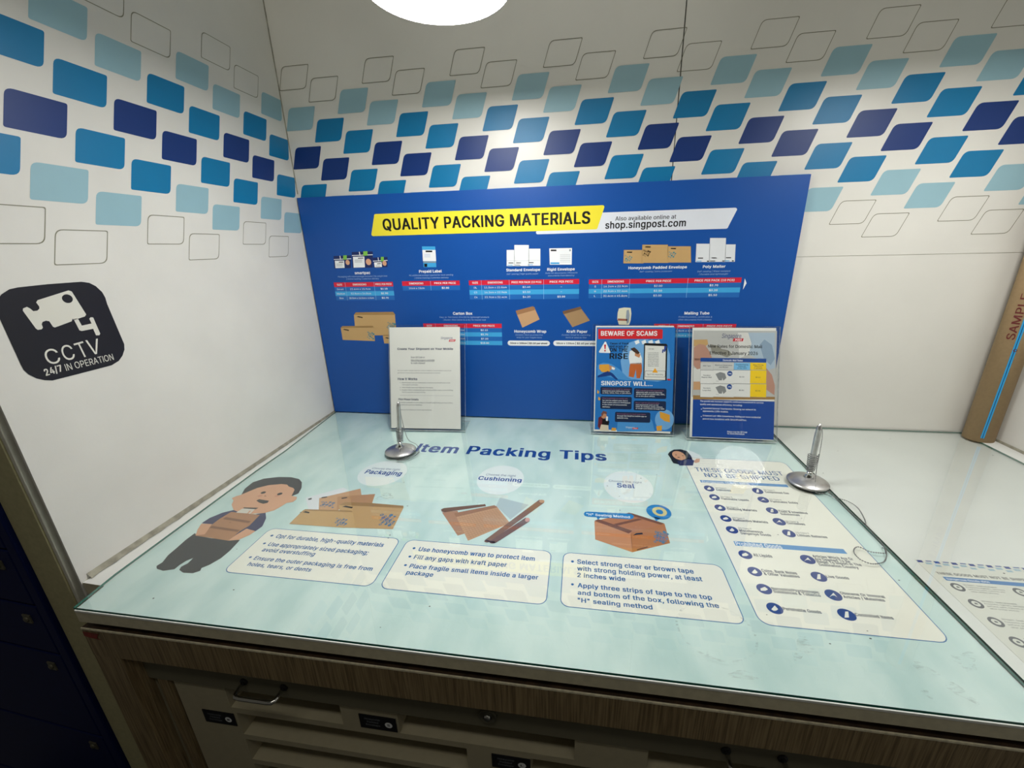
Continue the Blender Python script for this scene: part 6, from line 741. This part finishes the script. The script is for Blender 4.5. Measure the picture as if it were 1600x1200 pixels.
# wall tiles: printed vinyl checker decals, each a piece of its own
TW, TH, SK = .0768, .0535, .0180
def tile_pts(cx, cz, clip=None, w=TW, h=TH, sk=SK):
    l = [(-w/2 - sk/2, -h/2), (w/2 - sk/2, -h/2), (w/2 + sk/2, h/2), (-w/2 + sk/2, h/2)]
    rad = [.0035, .011, .0035, .011]; out = []
    for i in range(4):
        p = Vector(l[i]); a = (Vector(l[i-1]) - p).normalized(); b = (Vector(l[(i+1)%4]) - p).normalized()
        r = rad[i]; p0 = p + a*r; p1 = p + b*r
        for k in range(6):
            t = k/5; out.append(((1-t)**2)*p0 + 2*t*(1-t)*p + t*t*p1)
    return [(cx+v.x, cz+v.y) for v in out]
ROWC = ['line','line','wallpale','wallpale','wallblue','wallblue','wallnavy','wallnavy','wallblue','wallblue','wallpale','wallpale','line','line']
def tile_mesh(cx, cz, col, xf, lim=None):
    pts = tile_pts(cx, cz); mb = MB()
    if lim:
        def cl(p):
            return (min(max(p[0], lim[0]), lim[1]), p[1])
        pts = [cl(p) for p in pts]
    if col == 'line':
        inn = [(cx + (p[0]-cx)*.964, cz + (p[1]-cz)*.950) for p in pts]; n = len(pts)
        mb.geo([(a, b, 0) for a, b in pts] + [(a, b, 0) for a, b in inn], [(i, (i+1)%n, n+(i+1)%n, n+i) for i in range(n)], ink('wallline'))
    else:
        n = len(pts)
        mb.geo([(a, b, 0) for a, b in pts], [list(range(n))], ink(col))
    mb.v = [xf(p) for p in mb.v]
    return mb
def on_back(off): return lambda p: (p[0], -off - p[2], p[1])
def on_left(off): return lambda p: (off + p[2], p[0], p[1])
BX0, BZ0, PX, PZ = .04874, .94291, .078203, .031330
for n in range(14):
    for k in range(-5, 9):
        cx = BX0 + n*PX + 3*PX*k; cz = BZ0 - n*PZ
        if cx < -.02 or cx > XR - .01 or (cx < 1.30 and cz < .625): continue
        if cx < .03 and cx > -.04: 
            if cx < .0: continue
        lim = (.0005, XR-.001)
        if cx - TW/2 - SK/2 > XR: continue
        build(tile_mesh(cx, cz, ROWC[n], on_back(.0008), lim), 'wall_decal', wb)
LX0, LZ0 = -.19866, .93106
for n in range(14):
    for k in range(-6, 4):
        cy = LX0 + n*PX + 3*PX*k; cz = LZ0 - n*PZ
        if cy > .0 or cy < YL - .03: continue
        build(tile_mesh(cy, cz, ROWC[n], on_left(.0002), (YL+.001, -.0005)), 'wall_decal', wl)

# ================================================================== CCTV STICKER
st = thing('security_sticker', (.001, -.70, .3), 'black rounded square sticker with a white security camera symbol reading CCTV, on the left wall', 'sticker')
art_parts('L', st, on_left(.0004))

# ================================================================== PENDANT LAMPS
def pendant(x, y, label, lm):
    z = .88; t = thing('pendant_lamp', (x, y, z), label, 'lamp', 'pendant lamps over the counters')
    mb = MB(); r = .112
    prof = [(r, 0), (r+.002, .003), (r+.001, .03), (r*.93, .075), (r*.70, .115), (r*.38, .142), (.03, .155), (.022, .19), (.0, .192)]
    inner = [(r-.001, 0), (r-.002, .03), (r*.90, .072), (r*.66, .110), (.02, .138)]
    mb.lathe(prof, (x, y, z), SHADE); mb.lathe([(a, b) for a, b in inner][::-1], (x, y, z), SHADE)
    mb.lathe([(r-.001, 0), (r, 0)], (x, y, z), SHADE)
    build(mb, 'lamp_shade', t)
    mb = MB(); n = 64; mb.face([(x+(r-.0035)*math.cos(-2*math.pi*k/n), y+(r-.0035)*math.sin(-2*math.pi*k/n), z+.004) for k in range(n)], lm); build(mb, 'diffuser', t)
    mb = MB(); mb.tube([(x, y, z+.19), (x, y, ZC-.02)], .003, CORD, 8); build(mb, 'cord', t)
    mb = MB(); mb.lathe([(.0, -.025), (.04, -.02), (.05, 0)], (x, y, ZC), SHADE, 32); build(mb, 'ceiling_rose', t)
pendant(.585, -.436, 'round white pendant lamp glowing above the blue board, at the top edge of the photo', LAMPM)
pendant(1.572, -.465, 'round white pendant lamp over the right-hand counter, just outside the photo', LAMPM2)

# ================================================================== LOCKERS
lk = thing('locker_bank', (-.32, -.75, ZF), 'dark navy metal lockers with small locks, left of the beige post', 'lockers')
ya = math.radians(3.5)
def lxf(p):   # local x runs left from the post, the face is at local y = 0
    x, y, z = p; return (-.0775 + x*math.cos(ya) - y*math.sin(ya)*0, -.772 - x*math.sin(-ya)*-1 + y, z)
mb = MB(); mb.box(-.52, 0, .012, .40, ZF+.0, ZC-.01, LOCK); mb.box(-.022, 0, -.001, .013, ZF, ZC-.01, LOCK, .002)
build(mb, 'locker_frame', lk, None, lxf)
zz = [-.775, -.61, -.388, -.170, -.057, .06, .28, .50, .72, .94, 1.16, 1.38, 1.6, 1.73]
for a, b in zip(zz[:-1], zz[1:]):
    mb = MB(); mb.box(-.515, -.026, 0, .014, a+.0022, b-.0022, LOCK, .002)
    d = build(mb, 'locker_door', lk, None, lxf)
    mb = MB(); zc = b - .033
    mb.box(-.068, -.050, -.0022, .001, zc-.009, zc+.009, DSTEEL, .0008)
    mb.lathe([(0, .0025), (.0045, .0025), (.0055, .001), (.0055, 0)], (-.059, -.0022, zc), DSTEEL, 16, (0, -1, 0))
    build(mb, 'lock', d, None, lxf)

# ================================================================== COUNTERS
YF = -.8075
def counter(name, x0, x1, label, first):
    t = thing(name, ((x0+x1)/2, -.4, ZF), label, 'counter', 'counters along the back wall')
    mb = MB()
    poly = [(.001, -.001), (.001, -.7585), (.0510, -.7605), (.0515, YF), (x1, YF), (x1, -.001)] if first else [(x0, -.001), (x0, YF), (x1, YF), (x1, -.001)]
    mb.prism(poly, -.0282, -.0052, WHLAM, CREAM)
    build(mb, 'worktop', t)
    mb = MB(); mb.box(x0+.005 if not first else .052, x1-.001, YF-.0008, YF+.001, -.0088, -.0050, WHLAM, .0006); build(mb, 'edge_band', t)
    fx0 = .047 if first else x0+.004; fx1 = x1-.007
    mb = MB(); mb.box(fx0+.004, fx1-.004, YF+.022, YF+.04, -.044, -.0284, WOODSHADE); build(mb, 'shadow_gap_board', t)
    mb = MB(); mb.box(fx0, fx1, YF+.0005, YF+.021, -.100, -.0450, WOOD, .0006); r1 = build(mb, 'front_rail', t)
    mb = MB(); mb.box(fx0, fx1, YF+.0016, YF+.021, -.0450, -.0420, WOODSHADE); build(mb, 'rail_top', t)  # dark colour carries the worktop's shadow on the rail
    mb = MB(); mb.box(fx0, fx1, YF-.0004, YF+.0016, -.0450, -.0416, RAWEDGE, .0004); build(mb, 'edge_strip', t)
    for a in (fx0, fx1-.05):
        mb = MB(); mb.box(a, a+.05, YF+.001, YF+.021, ZF, -.1003, WOOD, .0006); build(mb, 'side_stile', t)
    for a in (fx0+.0505, fx1-.0615):
        mb = MB(); mb.box(a, a+.011, YF+.012, YF+.024, ZF, -.1003, WOOD); mb.box(a, a+.011, YF+.024, -.1, ZF, -.0290, INNER); build(mb, 'side_panel', t)
    yg = -.79
    gx0, gx1 = fx0+.062, fx1-.062
    mb = MB(); mb.box(gx0, gx1, yg, yg+.012, -.162, -.0995, GREYP); gr = build(mb, 'top_rail', t)
    if first:
        for hx, tilt in ((.294, 0), (1.0172, 0)):
            mb = MB()
            pts = [(hx, yg, -.1385), (hx, yg-.016, -.1400), (hx+.001, yg-.022, -.1412), (hx+.010, yg-.0235, -.1415)]
            w = .070
            path = [(hx, yg+.001, -.1385), (hx, yg-.012, -.1392), (hx+.0006, yg-.0195, -.1400), (hx+.004, yg-.0232, -.1403), (hx+.012, yg-.024, -.1404),
                    (hx+w-.012, yg-.024, -.1404), (hx+w-.004, yg-.0232, -.1403), (hx+w-.0006, yg-.0195, -.1400), (hx+w, yg-.012, -.1392), (hx+w, yg+.001, -.1385)]
            mb.tube(path, .0032, CHROME, 10)
            mb.lathe([(.0065, 0), (.0062, .002), (.003, .0022)], (hx, yg, -.1385), RUBBER, 16, (0, -1, 0)); mb.lathe([(.0065, 0), (.0062, .002), (.003, .0022)], (hx+w, yg, -.1385), RUBBER, 16, (0, -1, 0))
            build(mb, 'handle', t, 'chrome bow handle')
        mb = MB(); mb.lathe([(.0135, 0), (.0135, .003), (.0115, .0045), (.0105, .003), (.0, .003)], (.691, yg, -.136), DSTEEL, 28, (0, -1, 0))
        mb.box(.685, .697, yg-.0052, yg-.003, -.1372, -.1348, RUBBER); mb.lathe([(.005, .003), (.0045, .006), (0, .006)], (.691, yg, -.136), CHROME, 20, (0, -1, 0))
        build(mb, 'keyhole_lock', t, 'round metal cam lock')
    # pigeonhole unit behind the front
    yp = -.785; mb = MB(); top = -.162; xa, xb = gx0+.008, gx1-.004
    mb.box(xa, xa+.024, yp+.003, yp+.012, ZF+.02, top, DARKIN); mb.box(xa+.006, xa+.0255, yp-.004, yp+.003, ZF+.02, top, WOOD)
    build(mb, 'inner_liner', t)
    rows = [(-.2140, -.162), (-.2790, -.2265), (-.3440, -.2915), (-.409, -.3565), (-.474, -.4215)]
    A = [(.245, .449), (.545, .817), (.920, 1.190)]; Bp = [(.252, .652), (.752, 1.00), (1.09, 1.19)]
    xs0 = .148 if first else x0+.1; sh = 0 if first else x0-.045
    xe = fx1-.07
    mb = MB()
    for i, (b, tt) in enumerate(rows):
        op = [(l+sh, min(r+sh, xe-.03)) for l, r in (A if i == 0 else Bp) if l+sh < xe-.05]
        cur = xs0
        for l, r in op:
            mb.box(cur, l, yp, yp+.016, b, tt, WHITEP); cur = r
        mb.box(cur, xe, yp, yp+.016, b, tt, WHITEP)
        bz = rows[i+1][1] if i+1 < len(rows) else b-.0125
        mb.box(xs0, xe, yp, yp+.016, bz, b, WHITEP)
    mb.box(xs0, xe, yp, yp+.016, ZF+.02, rows[-1][0]-.0125, WHITEP)
    build(mb, 'face_frame', t)
    for i, (b, tt) in enumerate(rows):
        op = [(l+sh, min(r+sh, xe-.03)) for l, r in (A if i == 0 else Bp) if l+sh < xe-.05]
        mb = MB(); mb.box(xs0, xe, yp+.016, -.60, b-.0125, b-.0006, INNER)
        build(mb, 'shelf', t)
        for l, r in op:
            for q in (l-.008, r):
                mb = MB(); mb.box(q, q+.008, yp+.016, -.60, b, tt+.001, INNER); build(mb, 'divider', t)
    mb = MB(); mb.box(xs0, xe, -.60, -.59, ZF+.02, top+.03, INNER); mb.box(xs0, xe, yp+.016, -.60, top+.002, top+.010, INNER); build(mb, 'back_board', t)
    if first:
        for lx, lz, w, h, s in ((.1853, -.2590, .0605, .0295, 'M'), (.4800, -.2118, .0615, .0300, 'S'), (.6914, -.2575, .0600, .0295, 'L')):
            mb = MB(); mb.box(lx, lx+w, yp-.0012, yp-.0001, lz, lz+h, BLACKL)
            o = build(mb, 'shelf_label', t, 'small black label with white text and a white disc')
            mb = MB(); q = yp-.0014
            for j, tx in enumerate(('Honeycomb', 'Padded', 'Envelope')):
                wd = (.026, .019, .024)[j]
                vs, fs = text_verts((tx, .01, 0), lx+.022-wd/2, lz+h-.0095-j*.0065, wd, .0036)
                mb.geo([(a, q - d, b) for a, b, d in vs], fs, ink('gtext'))
            mb.face([(lx+w-.013+.0062*math.cos(2*math.pi*k/24), q, lz+.014+.0062*math.sin(2*math.pi*k/24)) for k in range(24)], ink('white'))
            vs, fs = text_verts((s, .02, 0), lx+w-.0152, lz+.0118, .0044, .0045); mb.geo([(a, q-.0002-d, b) for a, b, d in vs], fs, ink('black'))
            build(mb, 'lettering', o)
        mb = MB(); mb.face([(.0485, YF-.0004, -.0485), (.078, YF-.0004, -.0495), (.0715, YF-.0004, -.059), (.080, YF-.0004, -.0625), (.058, YF-.0004, -.0600), (.0482, YF-.0004, -.0575)], mat('red_smear', '#8f2f26', .6, var=.4, scale=120)); build(mb, 'red_mark', t, 'faded red mark')
    return t
counter('packing_counter', .047, 1.3445, 'wood-fronted packing counter with pigeonholes, chrome handles and black labels', True)
counter('side_counter', 1.3465, 1.884, 'white-topped counter at the right, beyond the dark glass seam', False)

# poster under the glass
mb = MB(); mb.prism([(.009, -.006), (.0285, -.29), (.0285, -.40), (.0435, -.7385), (.0535, YF+.0020), (1.3425, YF+.0020), (1.3425, -.006)], -.0050, -.0045, POSTER)
ps = build(mb, 'counter_poster'); tag(ps, 'pale aqua poster of item packing tips under the counter glass', 'poster')
def on_desk(off): return lambda p: (p[0], p[1], off + p[2])
art_parts('D', ps, on_desk(-.0045), skip=('old_notice_print',))
mb = MB(); mb.box(1.374, 1.584, -.800, -.541, -.00515, -.0047, ink('notice')); nt = build(mb, 'printed_notice')
tag(nt, 'worn white notice with grey icon rings and small blue squares, lying on the right counter', 'notice')
def clipn(items): return [i for i in items if not (i[0] == 'r' and i[1] == 'notice')]
for g in ART:
    if g[1] == 'old_notice_print':
        build(art_mesh(clipn(g[3]), -.0047), 'printing', nt, None, on_desk(0))
# glass sheets
mb = MB(); mb.prism([(.0065, -.003), (.0268, -.29), (.0270, -.40), (.0420, -.7397), (.0520, YF), (1.3437, YF), (1.3437, -.012)], -.0038, 0, GLASS, GEDGE)
g1 = build(mb, 'glass_sheet'); tag(g1, 'large clear glass sheet with green edge covering the aqua poster', 'glass', 'glass sheets on the counters')
mb = MB(); mb.box(1.3472, 1.8420, YF, -.004, -.0038, 0, GLASS)
for i in range(len(mb.f)):
    if i not in (0, 1): mb.m[i] = mb.mi(GEDGE)
g2 = build(mb, 'glass_sheet'); tag(g2, 'clear glass sheet over the white counter at the right', 'glass', 'glass sheets on the counters')
mb = MB(); mb.box(1.3439, 1.3470, YF+.001, -.004, -.0050, -.0010, mat('dark_joint', '#20241f', .8)); struct(build(mb, 'trim_3'))

# dirt on the glass: thin translucent smears with a shape of their own
def smudge_mat(m):
    N = m.node_tree.nodes; L = m.node_tree.links; b = N['Principled BSDF']; b.inputs['Base Color'].default_value = lin('#6d7470'); b.inputs['Roughness'].default_value = .8
    tc = N.new('ShaderNodeTexCoord'); mp = N.new('ShaderNodeMapping'); mp.inputs['Scale'].default_value = (1, 3, 1); mp.inputs['Rotation'].default_value = (0, 0, .8)
    nz = N.new('ShaderNodeTexNoise'); nz.inputs['Scale'].default_value = 95; nz.inputs['Detail'].default_value = 6
    mr = N.new('ShaderNodeMapRange'); mr.inputs[1].default_value = .48; mr.inputs[2].default_value = .75; mr.inputs[3].default_value = 0; mr.inputs[4].default_value = .3
    L.new(tc.outputs['Object'], mp.inputs[0]); L.new(mp.outputs[0], nz.inputs['Vector']); L.new(nz.outputs['Fac'], mr.inputs[0]); L.new(mr.outputs[0], b.inputs['Alpha'])
smudge_mat(SMUDGE)
for x, y, w, h, a in ((1.110, -.741, .014, .034, -.7), (1.243, -.752, .012, .020, .8), (1.262, -.779, .013, .020, .7), (1.222, -.786, .008, .008, 0), (.985, -.765, .004, .004, 0), (1.300, -.735, .03, .016, .6), (1.02, -.79, .03, .008, 0), (.40, -.47, .03, .02, .3)):
    mb = MB(); n = 22; pts = []
    for k in range(n):
        t = 2*math.pi*k/n; r = 1 + .3*math.sin(3*t + x*40) + .15*random.random()
        p, q = .55*w*r*math.cos(t), .6*h*r*math.sin(t); pts.append((x + p*math.cos(a) - q*math.sin(a), y + p*math.sin(a) + q*math.cos(a), .00015))
    mb.face([p for p in pts if True], SMUDGE); build(mb, 'smudge', g1)
mb = MB(); n = 64; cx_, cy_ = 1.005, -.728
mb.geo([(cx_ + .052*math.cos(2*math.pi*k/n), cy_ + .047*math.sin(2*math.pi*k/n), .0001) for k in range(n)] + [(cx_ + .049*math.cos(2*math.pi*k/n), cy_ + .044*math.sin(2*math.pi*k/n), .0001) for k in range(n)], [(i, (i+1)%n, n+(i+1)%n, n+i) for i in range(n)], SMUDGE)
build(mb, 'water_ring', g1)
random.seed(11)
mb = MB()
SPK = mat('dark_speck', '#4a4c47', .8)
for k in range(70):
    x = random.uniform(.1, 1.82); y = random.uniform(-.79, -.05); r = random.uniform(.0004, .0011)
    if 1.338 < x < 1.35: continue
    mb.face([(x + r*1.6*math.cos(2*math.pi*j/6 + k), y + r*math.sin(2*math.pi*j/6 + k), .00012) for j in range(6)], SPK)
build(mb, 'dirt_speck', g1, None, None, 'stuff')

# ================================================================== BLUE BOARD
bd = thing('display_board', (.674, -.006, 0), 'large royal blue board of packing materials with a yellow heading banner', 'board')
mb = MB(); mb.box(.004, 1.344, -.012, -.0015, .0005, .6542, BOARD, .0005); build(mb, 'board_panel', bd)
art_parts('B', bd, on_back(.01215))

# ================================================================== SIGN HOLDERS
HOLD = {
 'H1': ([0.2614, -0.1358, 0.006, 0.0553, 0.2632], (-.002, .224, -.0055, .303), 'clear acrylic stand at the left holding the white shipment instructions sheet', 'white sheet headed Create Your Shipment on Your Mobile, in the left acrylic stand'),
 'H2': ([0.8541, -0.1028, 0.0061, 0.0209, 0.2567], (-.0075, .2185, -.0055, .3005), 'clear acrylic stand in the middle holding the blue scam warning poster', 'blue poster with a red BEWARE OF SCAMS heading, in the middle acrylic stand'),
 'H3': ([1.1109, -0.1164, 0.0061, -0.002, 0.3188], (-.0078, .2195, -.0060, .3005), 'clear acrylic stand at the right holding the mail rates sheet', 'sheet headed New Rates for Domestic Mail with a yellow column, in the right acrylic stand')}
for key, (v, ext, lab, plab) in HOLD.items():
    x, y, z, yaw, lean = v; cy, sy = math.cos(yaw), math.sin(yaw)
    ex = Vector((cy, sy, 0)); n = Vector((-sy, cy, 0)); up = Vector((0,0,1))*math.cos(lean) + n*math.sin(lean); out = ex.cross(up)
    o0 = Vector((x, y, z))
    xf = lambda p, o0=o0, ex=ex, up=up, out=out: tuple(o0 + ex*p[0] + up*p[1] + out*p[2])
    t = thing('sign_holder', (x+.105*cy, y+.03, 0), lab, 'sign holder', 'acrylic stands along the back of the counter')
    l, r, b, tp = ext
    def slab(za, zb, l=l, r=r, b=b, tp=tp):
        mb = MB(); mb.box(l, r, b, tp, za, zb, ACRYL)
        for i in range(len(mb.f)):
            if i not in (0, 1): mb.m[i] = mb.mi(AEDGE)
        return mb
    build(slab(.0013, .0029), 'front_sheet', t, None, xf)
    build(slab(-.0032, -.0008), 'back_sheet', t, None, xf)
    # foot: bent strip running back along the glass
    bl = o0 + up*b; zb = .0003
    mb = MB(); P = [bl + out*.0020, bl - out*.0032]
    fy = .072
    q0 = Vector((bl.x, bl.y, zb)) + ex*l - n*.0015; q1 = q0 + ex*(r-l)
    def fx(p, q0=q0, ex=ex, n=n): return tuple(q0 + ex*p[0] + n*p[1] + Vector((0,0,1))*p[2])
    mb.box(0, r-l, 0, fy, 0, .0024, ACRYL)
    for i in range(len(mb.f)):
        if i not in (0, 1): mb.m[i] = mb.mi(AEDGE)
    build(mb, 'foot', t, None, fx)
    mb = MB(); mb.box(0, .210, 0, .297, -.0005, .0002, ink('paper')); pp = build(mb, 'paper_sheet', None, None, xf); tag(pp, plab, 'poster', 'printed sheets in the acrylic stands')
    for g in ART:
        if g[0] == key:
            it = [i for i in g[3] if not (i[0] == 'r' and i[1] == 'paper' and i[2] == 0)]
            body = [i for i in it if i[0] != 't']; tx = [i for i in it if i[0] == 't']
            xf2 = lambda p, xf=xf: xf((p[0], p[1], p[2] + .00024))
            # ink layers are thinner here so they stay between paper and acrylic
            if True:
                s = STEP; STEP = .00006
                if body: build(art_mesh(body), 'printing', pp, None, xf2)
                build(art_mesh(tx), 'lettering', pp, None, xf2); STEP = s

# ================================================================== COUNTER PENS
ICO = bmesh.new(); bmesh.ops.create_icosphere(ICO, subdivisions=1, radius=1)
IV = [v.co.copy() for v in ICO.verts]; IF = [[v.index for v in f.verts] for f in ICO.faces]; ICO.free()
def smooth_path(pts, step):
    pts = [Vector(p) for p in pts]; out = []
    P = [pts[0]] + pts + [pts[-1]]
    dense = []
    for i in range(1, len(P)-2):
        for k in range(24):
            t = k/24; a, b, c, d = P[i-1], P[i], P[i+1], P[i+2]
            dense.append(.5*((2*b) + (c-a)*t + (2*a-5*b+4*c-d)*t*t + (3*b-a-3*c+d)*t**3))
    dense.append(pts[-1]); acc = 0; out = [dense[0]]
    for a, b in zip(dense, dense[1:]):
        dd = (b-a).length
        while acc + dd >= step and dd > 0:
            a = a + (b-a)*((step-acc)/dd); dd = (b-a).length; acc = 0; out.append(a)
        acc += dd
    return out
def pen(c, foot, tip, label, chains, coil_n):
    x, y = c; t = thing('counter_pen', (x, y, .0), label, 'pen', 'chained pens on steel bases')
    r = .040
    mb = MB(); mb.lathe([(0, .0002), (r-.004, .0002), (r-.002, .003)], (x, y, 0), RUBBER, 56)
    mb.lathe([(r-.0035, .003), (r, .0042), (r+.0002, .0052), (r*.93, .0078), (r*.75, .0112), (r*.5, .0143), (r*.3, .0160), (r*.24, .0162), (.0085, .0140)], (x, y, 0), STEEL, 64); build(mb, 'base', t)
    mb = MB(); mb.lathe([(.0085, .0135), (.0088, .0175), (.0066, .0215), (.0058, .0240), (.0064, .026), (.0045, .029), (0, .030)], (x, y, 0), CHROME, 24)
    build(mb, 'socket', t)
    F = Vector(foot); T = Vector(tip); d = (T-F); Ln = d.length
    mb = MB(); mb.lathe([(0, 0), (.0024, .001), (.0042, .010), (.0056, .016), (.0058, .05), (.0058, Ln-.026), (.0052, Ln-.014), (.0054, Ln-.013), (.0040, Ln-.005), (.0022, Ln-.001), (0, Ln)], F, STEEL, 28, d)
    build(mb, 'pen_barrel', t)
    q = Vector((0,0,1)).rotation_difference(d.normalized())
    mb = MB(); pts = []; turns = coil_n
    for k in range(turns*16+1):
        a = 2*math.pi*k/16; rr = .0072 + .0026*(k/(turns*16))
        pts.append(F + q @ Vector((rr*math.cos(a), rr*math.sin(a), .004 + .040*k/(turns*16))))
    mb.tube(pts, .0009, CHAIN, 6); build(mb, 'coiled_wire', t)
    mb = MB()
    for ch in chains:
        pp = smooth_path(ch, .0036)
        for p in pp: mb.geo([p + v*.00125 for v in IV], IF, CHAIN, True)
        mb.tube(pp, .0004, CHAIN, 4)
    build(mb, 'ball_chain', t, None, None, 'stuff')
def onbase(x, y, c): return
c2 = (1.3115, -.3185); f2 = (1.3140, -.3140, .024); t2 = (1.3145, -.3110, .139)
S1 = [(1.3165, -.3125, .134), (1.3205, -.3160, .118), (1.3190, -.3240, .080), (1.3170, -.3290, .045), (1.3165, -.3360, .0145), (1.3120, -.3480, .0110), (1.3085, -.3600, .003), (1.3246, -.3615, .0015), (1.3392, -.380, .0015), (1.3395, -.4163, .0015), (1.3421, -.4464, .0015), (1.3420, -.4792, .0015), (1.3391, -.5182, .0015), (1.33, -.5392, .0015)]
S2 = [(1.3145, -.325, .017), (1.325, -.338, .0118), (1.335, -.356, .0015), (1.3417, -.3731, .0015), (1.3564, -.3846, .0015), (1.3621, -.4058, .0015), (1.3538, -.4401, .0015), (1.3426, -.4654, .0030)]
S3 = [(x, y, .0015) for x, y in [(1.33, -.5392), (1.3077, -.5379), (1.2965, -.5273), (1.2861, -.5325), (1.279, -.5452), (1.2802, -.5603), (1.2924, -.5681), (1.3125, -.562), (1.3262, -.5473), (1.3352, -.5307), (1.3338, -.5249)]]
pen(c2, f2, t2, 'chained pen on a round steel base, at the right edge of the big glass sheet', [S1, S2, S3], 9)
c1 = (.3475, -.2680); f1 = (.3470, -.2640, .024); t1 = (.3520, -.2560, .1385)
D1 = [(.3535, -.258, .132), (.3580, -.2610, .100), (.3620, -.2600, .060), (.3680, -.2560, .030), (.3830, -.2450, .012), (.3950, -.2600, .003), (.3950, -.2800, .0015), (.3870, -.3000, .0015), (.3700, -.3115, .0015), (.3560, -.3150, .0015), (.3700, -.3170, .0030), (.3860, -.3060, .0030), (.3980, -.2830, .0030), (.3990, -.2650, .0015)]
D2 = [(.3530, -.2760, .0165), (.3570, -.2900, .0130), (.3600, -.3060, .0060), (.3600, -.3150, .0015), (.3780, -.3120, .0015), (.3920, -.2960, .0015)]
D3 = [(.3610, -.2700, .0150), (.3780, -.2690, .0105), (.3900, -.2720, .0050)]
D4 = [(.3950, -.2700, .0040), (.3900, -.2900, .0045), (.3780, -.3050, .0045), (.3600, -.3120, .0045), (.3400, -.3130, .0015), (.3250, -.3070, .0015)]
pen(c1, f1, t1, 'chained pen on a round steel base, in front of the left acrylic stand', [D1, D2, D3, D4], 9)

# ================================================================== MAILING TUBE
tc = (1.8534, -.0397); tr = .0303; th = .80
mt = thing('mailing_tube', (tc[0], tc[1], 0), 'brown cardboard mailing tube standing in the right corner, marked SAMPLE with blue tape', 'tube')
mb = MB(); mb.lathe([(tr-.003, .0004), (tr, .0004), (tr, th), (tr-.003, th), (tr-.003, .0004)], (tc[0], tc[1], 0), CARD, 64); build(mb, 'tube_body', mt)
mb = MB(); mb.lathe([(0, th-.004), (tr-.0032, th-.004), (tr-.0032, th-.012)], (tc[0], tc[1], 0), CARDIN, 32); build(mb, 'end_cap', mt)
def on_tube(off, a0):
    def f(p):
        a = math.radians(a0) + p[0]/tr; rr = tr + off + p[2]
        return (tc[0] + rr*math.cos(a), tc[1] + rr*math.sin(a), p[1])
    return f
def strip(mb, a, b, z0, z1, m, k=4, lay=0):
    for i in range(k): mb.face([(a+(b-a)*i/k, z0, lay), (a+(b-a)*(i+1)/k, z0, lay), (a+(b-a)*(i+1)/k, z1, lay), (a+(b-a)*i/k, z1, lay)], m)
mb = MB(); strip(mb, -.0034, .0034, .012, th-.02, ink('tapeblue')); tp = build(mb, 'blue_tape', mt, 'bright blue tape with a dark centre line', on_tube(.0003, -118))
mb = MB(); strip(mb, -.0006, .0006, .012, th-.02, ink('wallnavy'), 1, .0001)
n = 20
mb.geo([(.0012+.0034*math.cos(2*math.pi*k/n), .2437+.0034*math.sin(2*math.pi*k/n), .0002) for k in range(n)] + [(.0012+.0022*math.cos(2*math.pi*k/n), .2437+.0022*math.sin(2*math.pi*k/n), .0002) for k in range(n)], [(i, (i+1)%n, n+(i+1)%n, n+i) for i in range(n)], ink('penred'))
build(mb, 'tape_line', tp, None, on_tube(.0003, -118))
mb = MB()
vs, fs = text_verts(('SAMPLE', 0.008, 0), 0, 0, .108, .0135)
mb.geo([(-b, a + .268, d + .0007) for a, b, d in vs], fs, ink('penred')); build(mb, 'lettering', mt, 'dark red hand-written word', on_tube(.0004, -130))
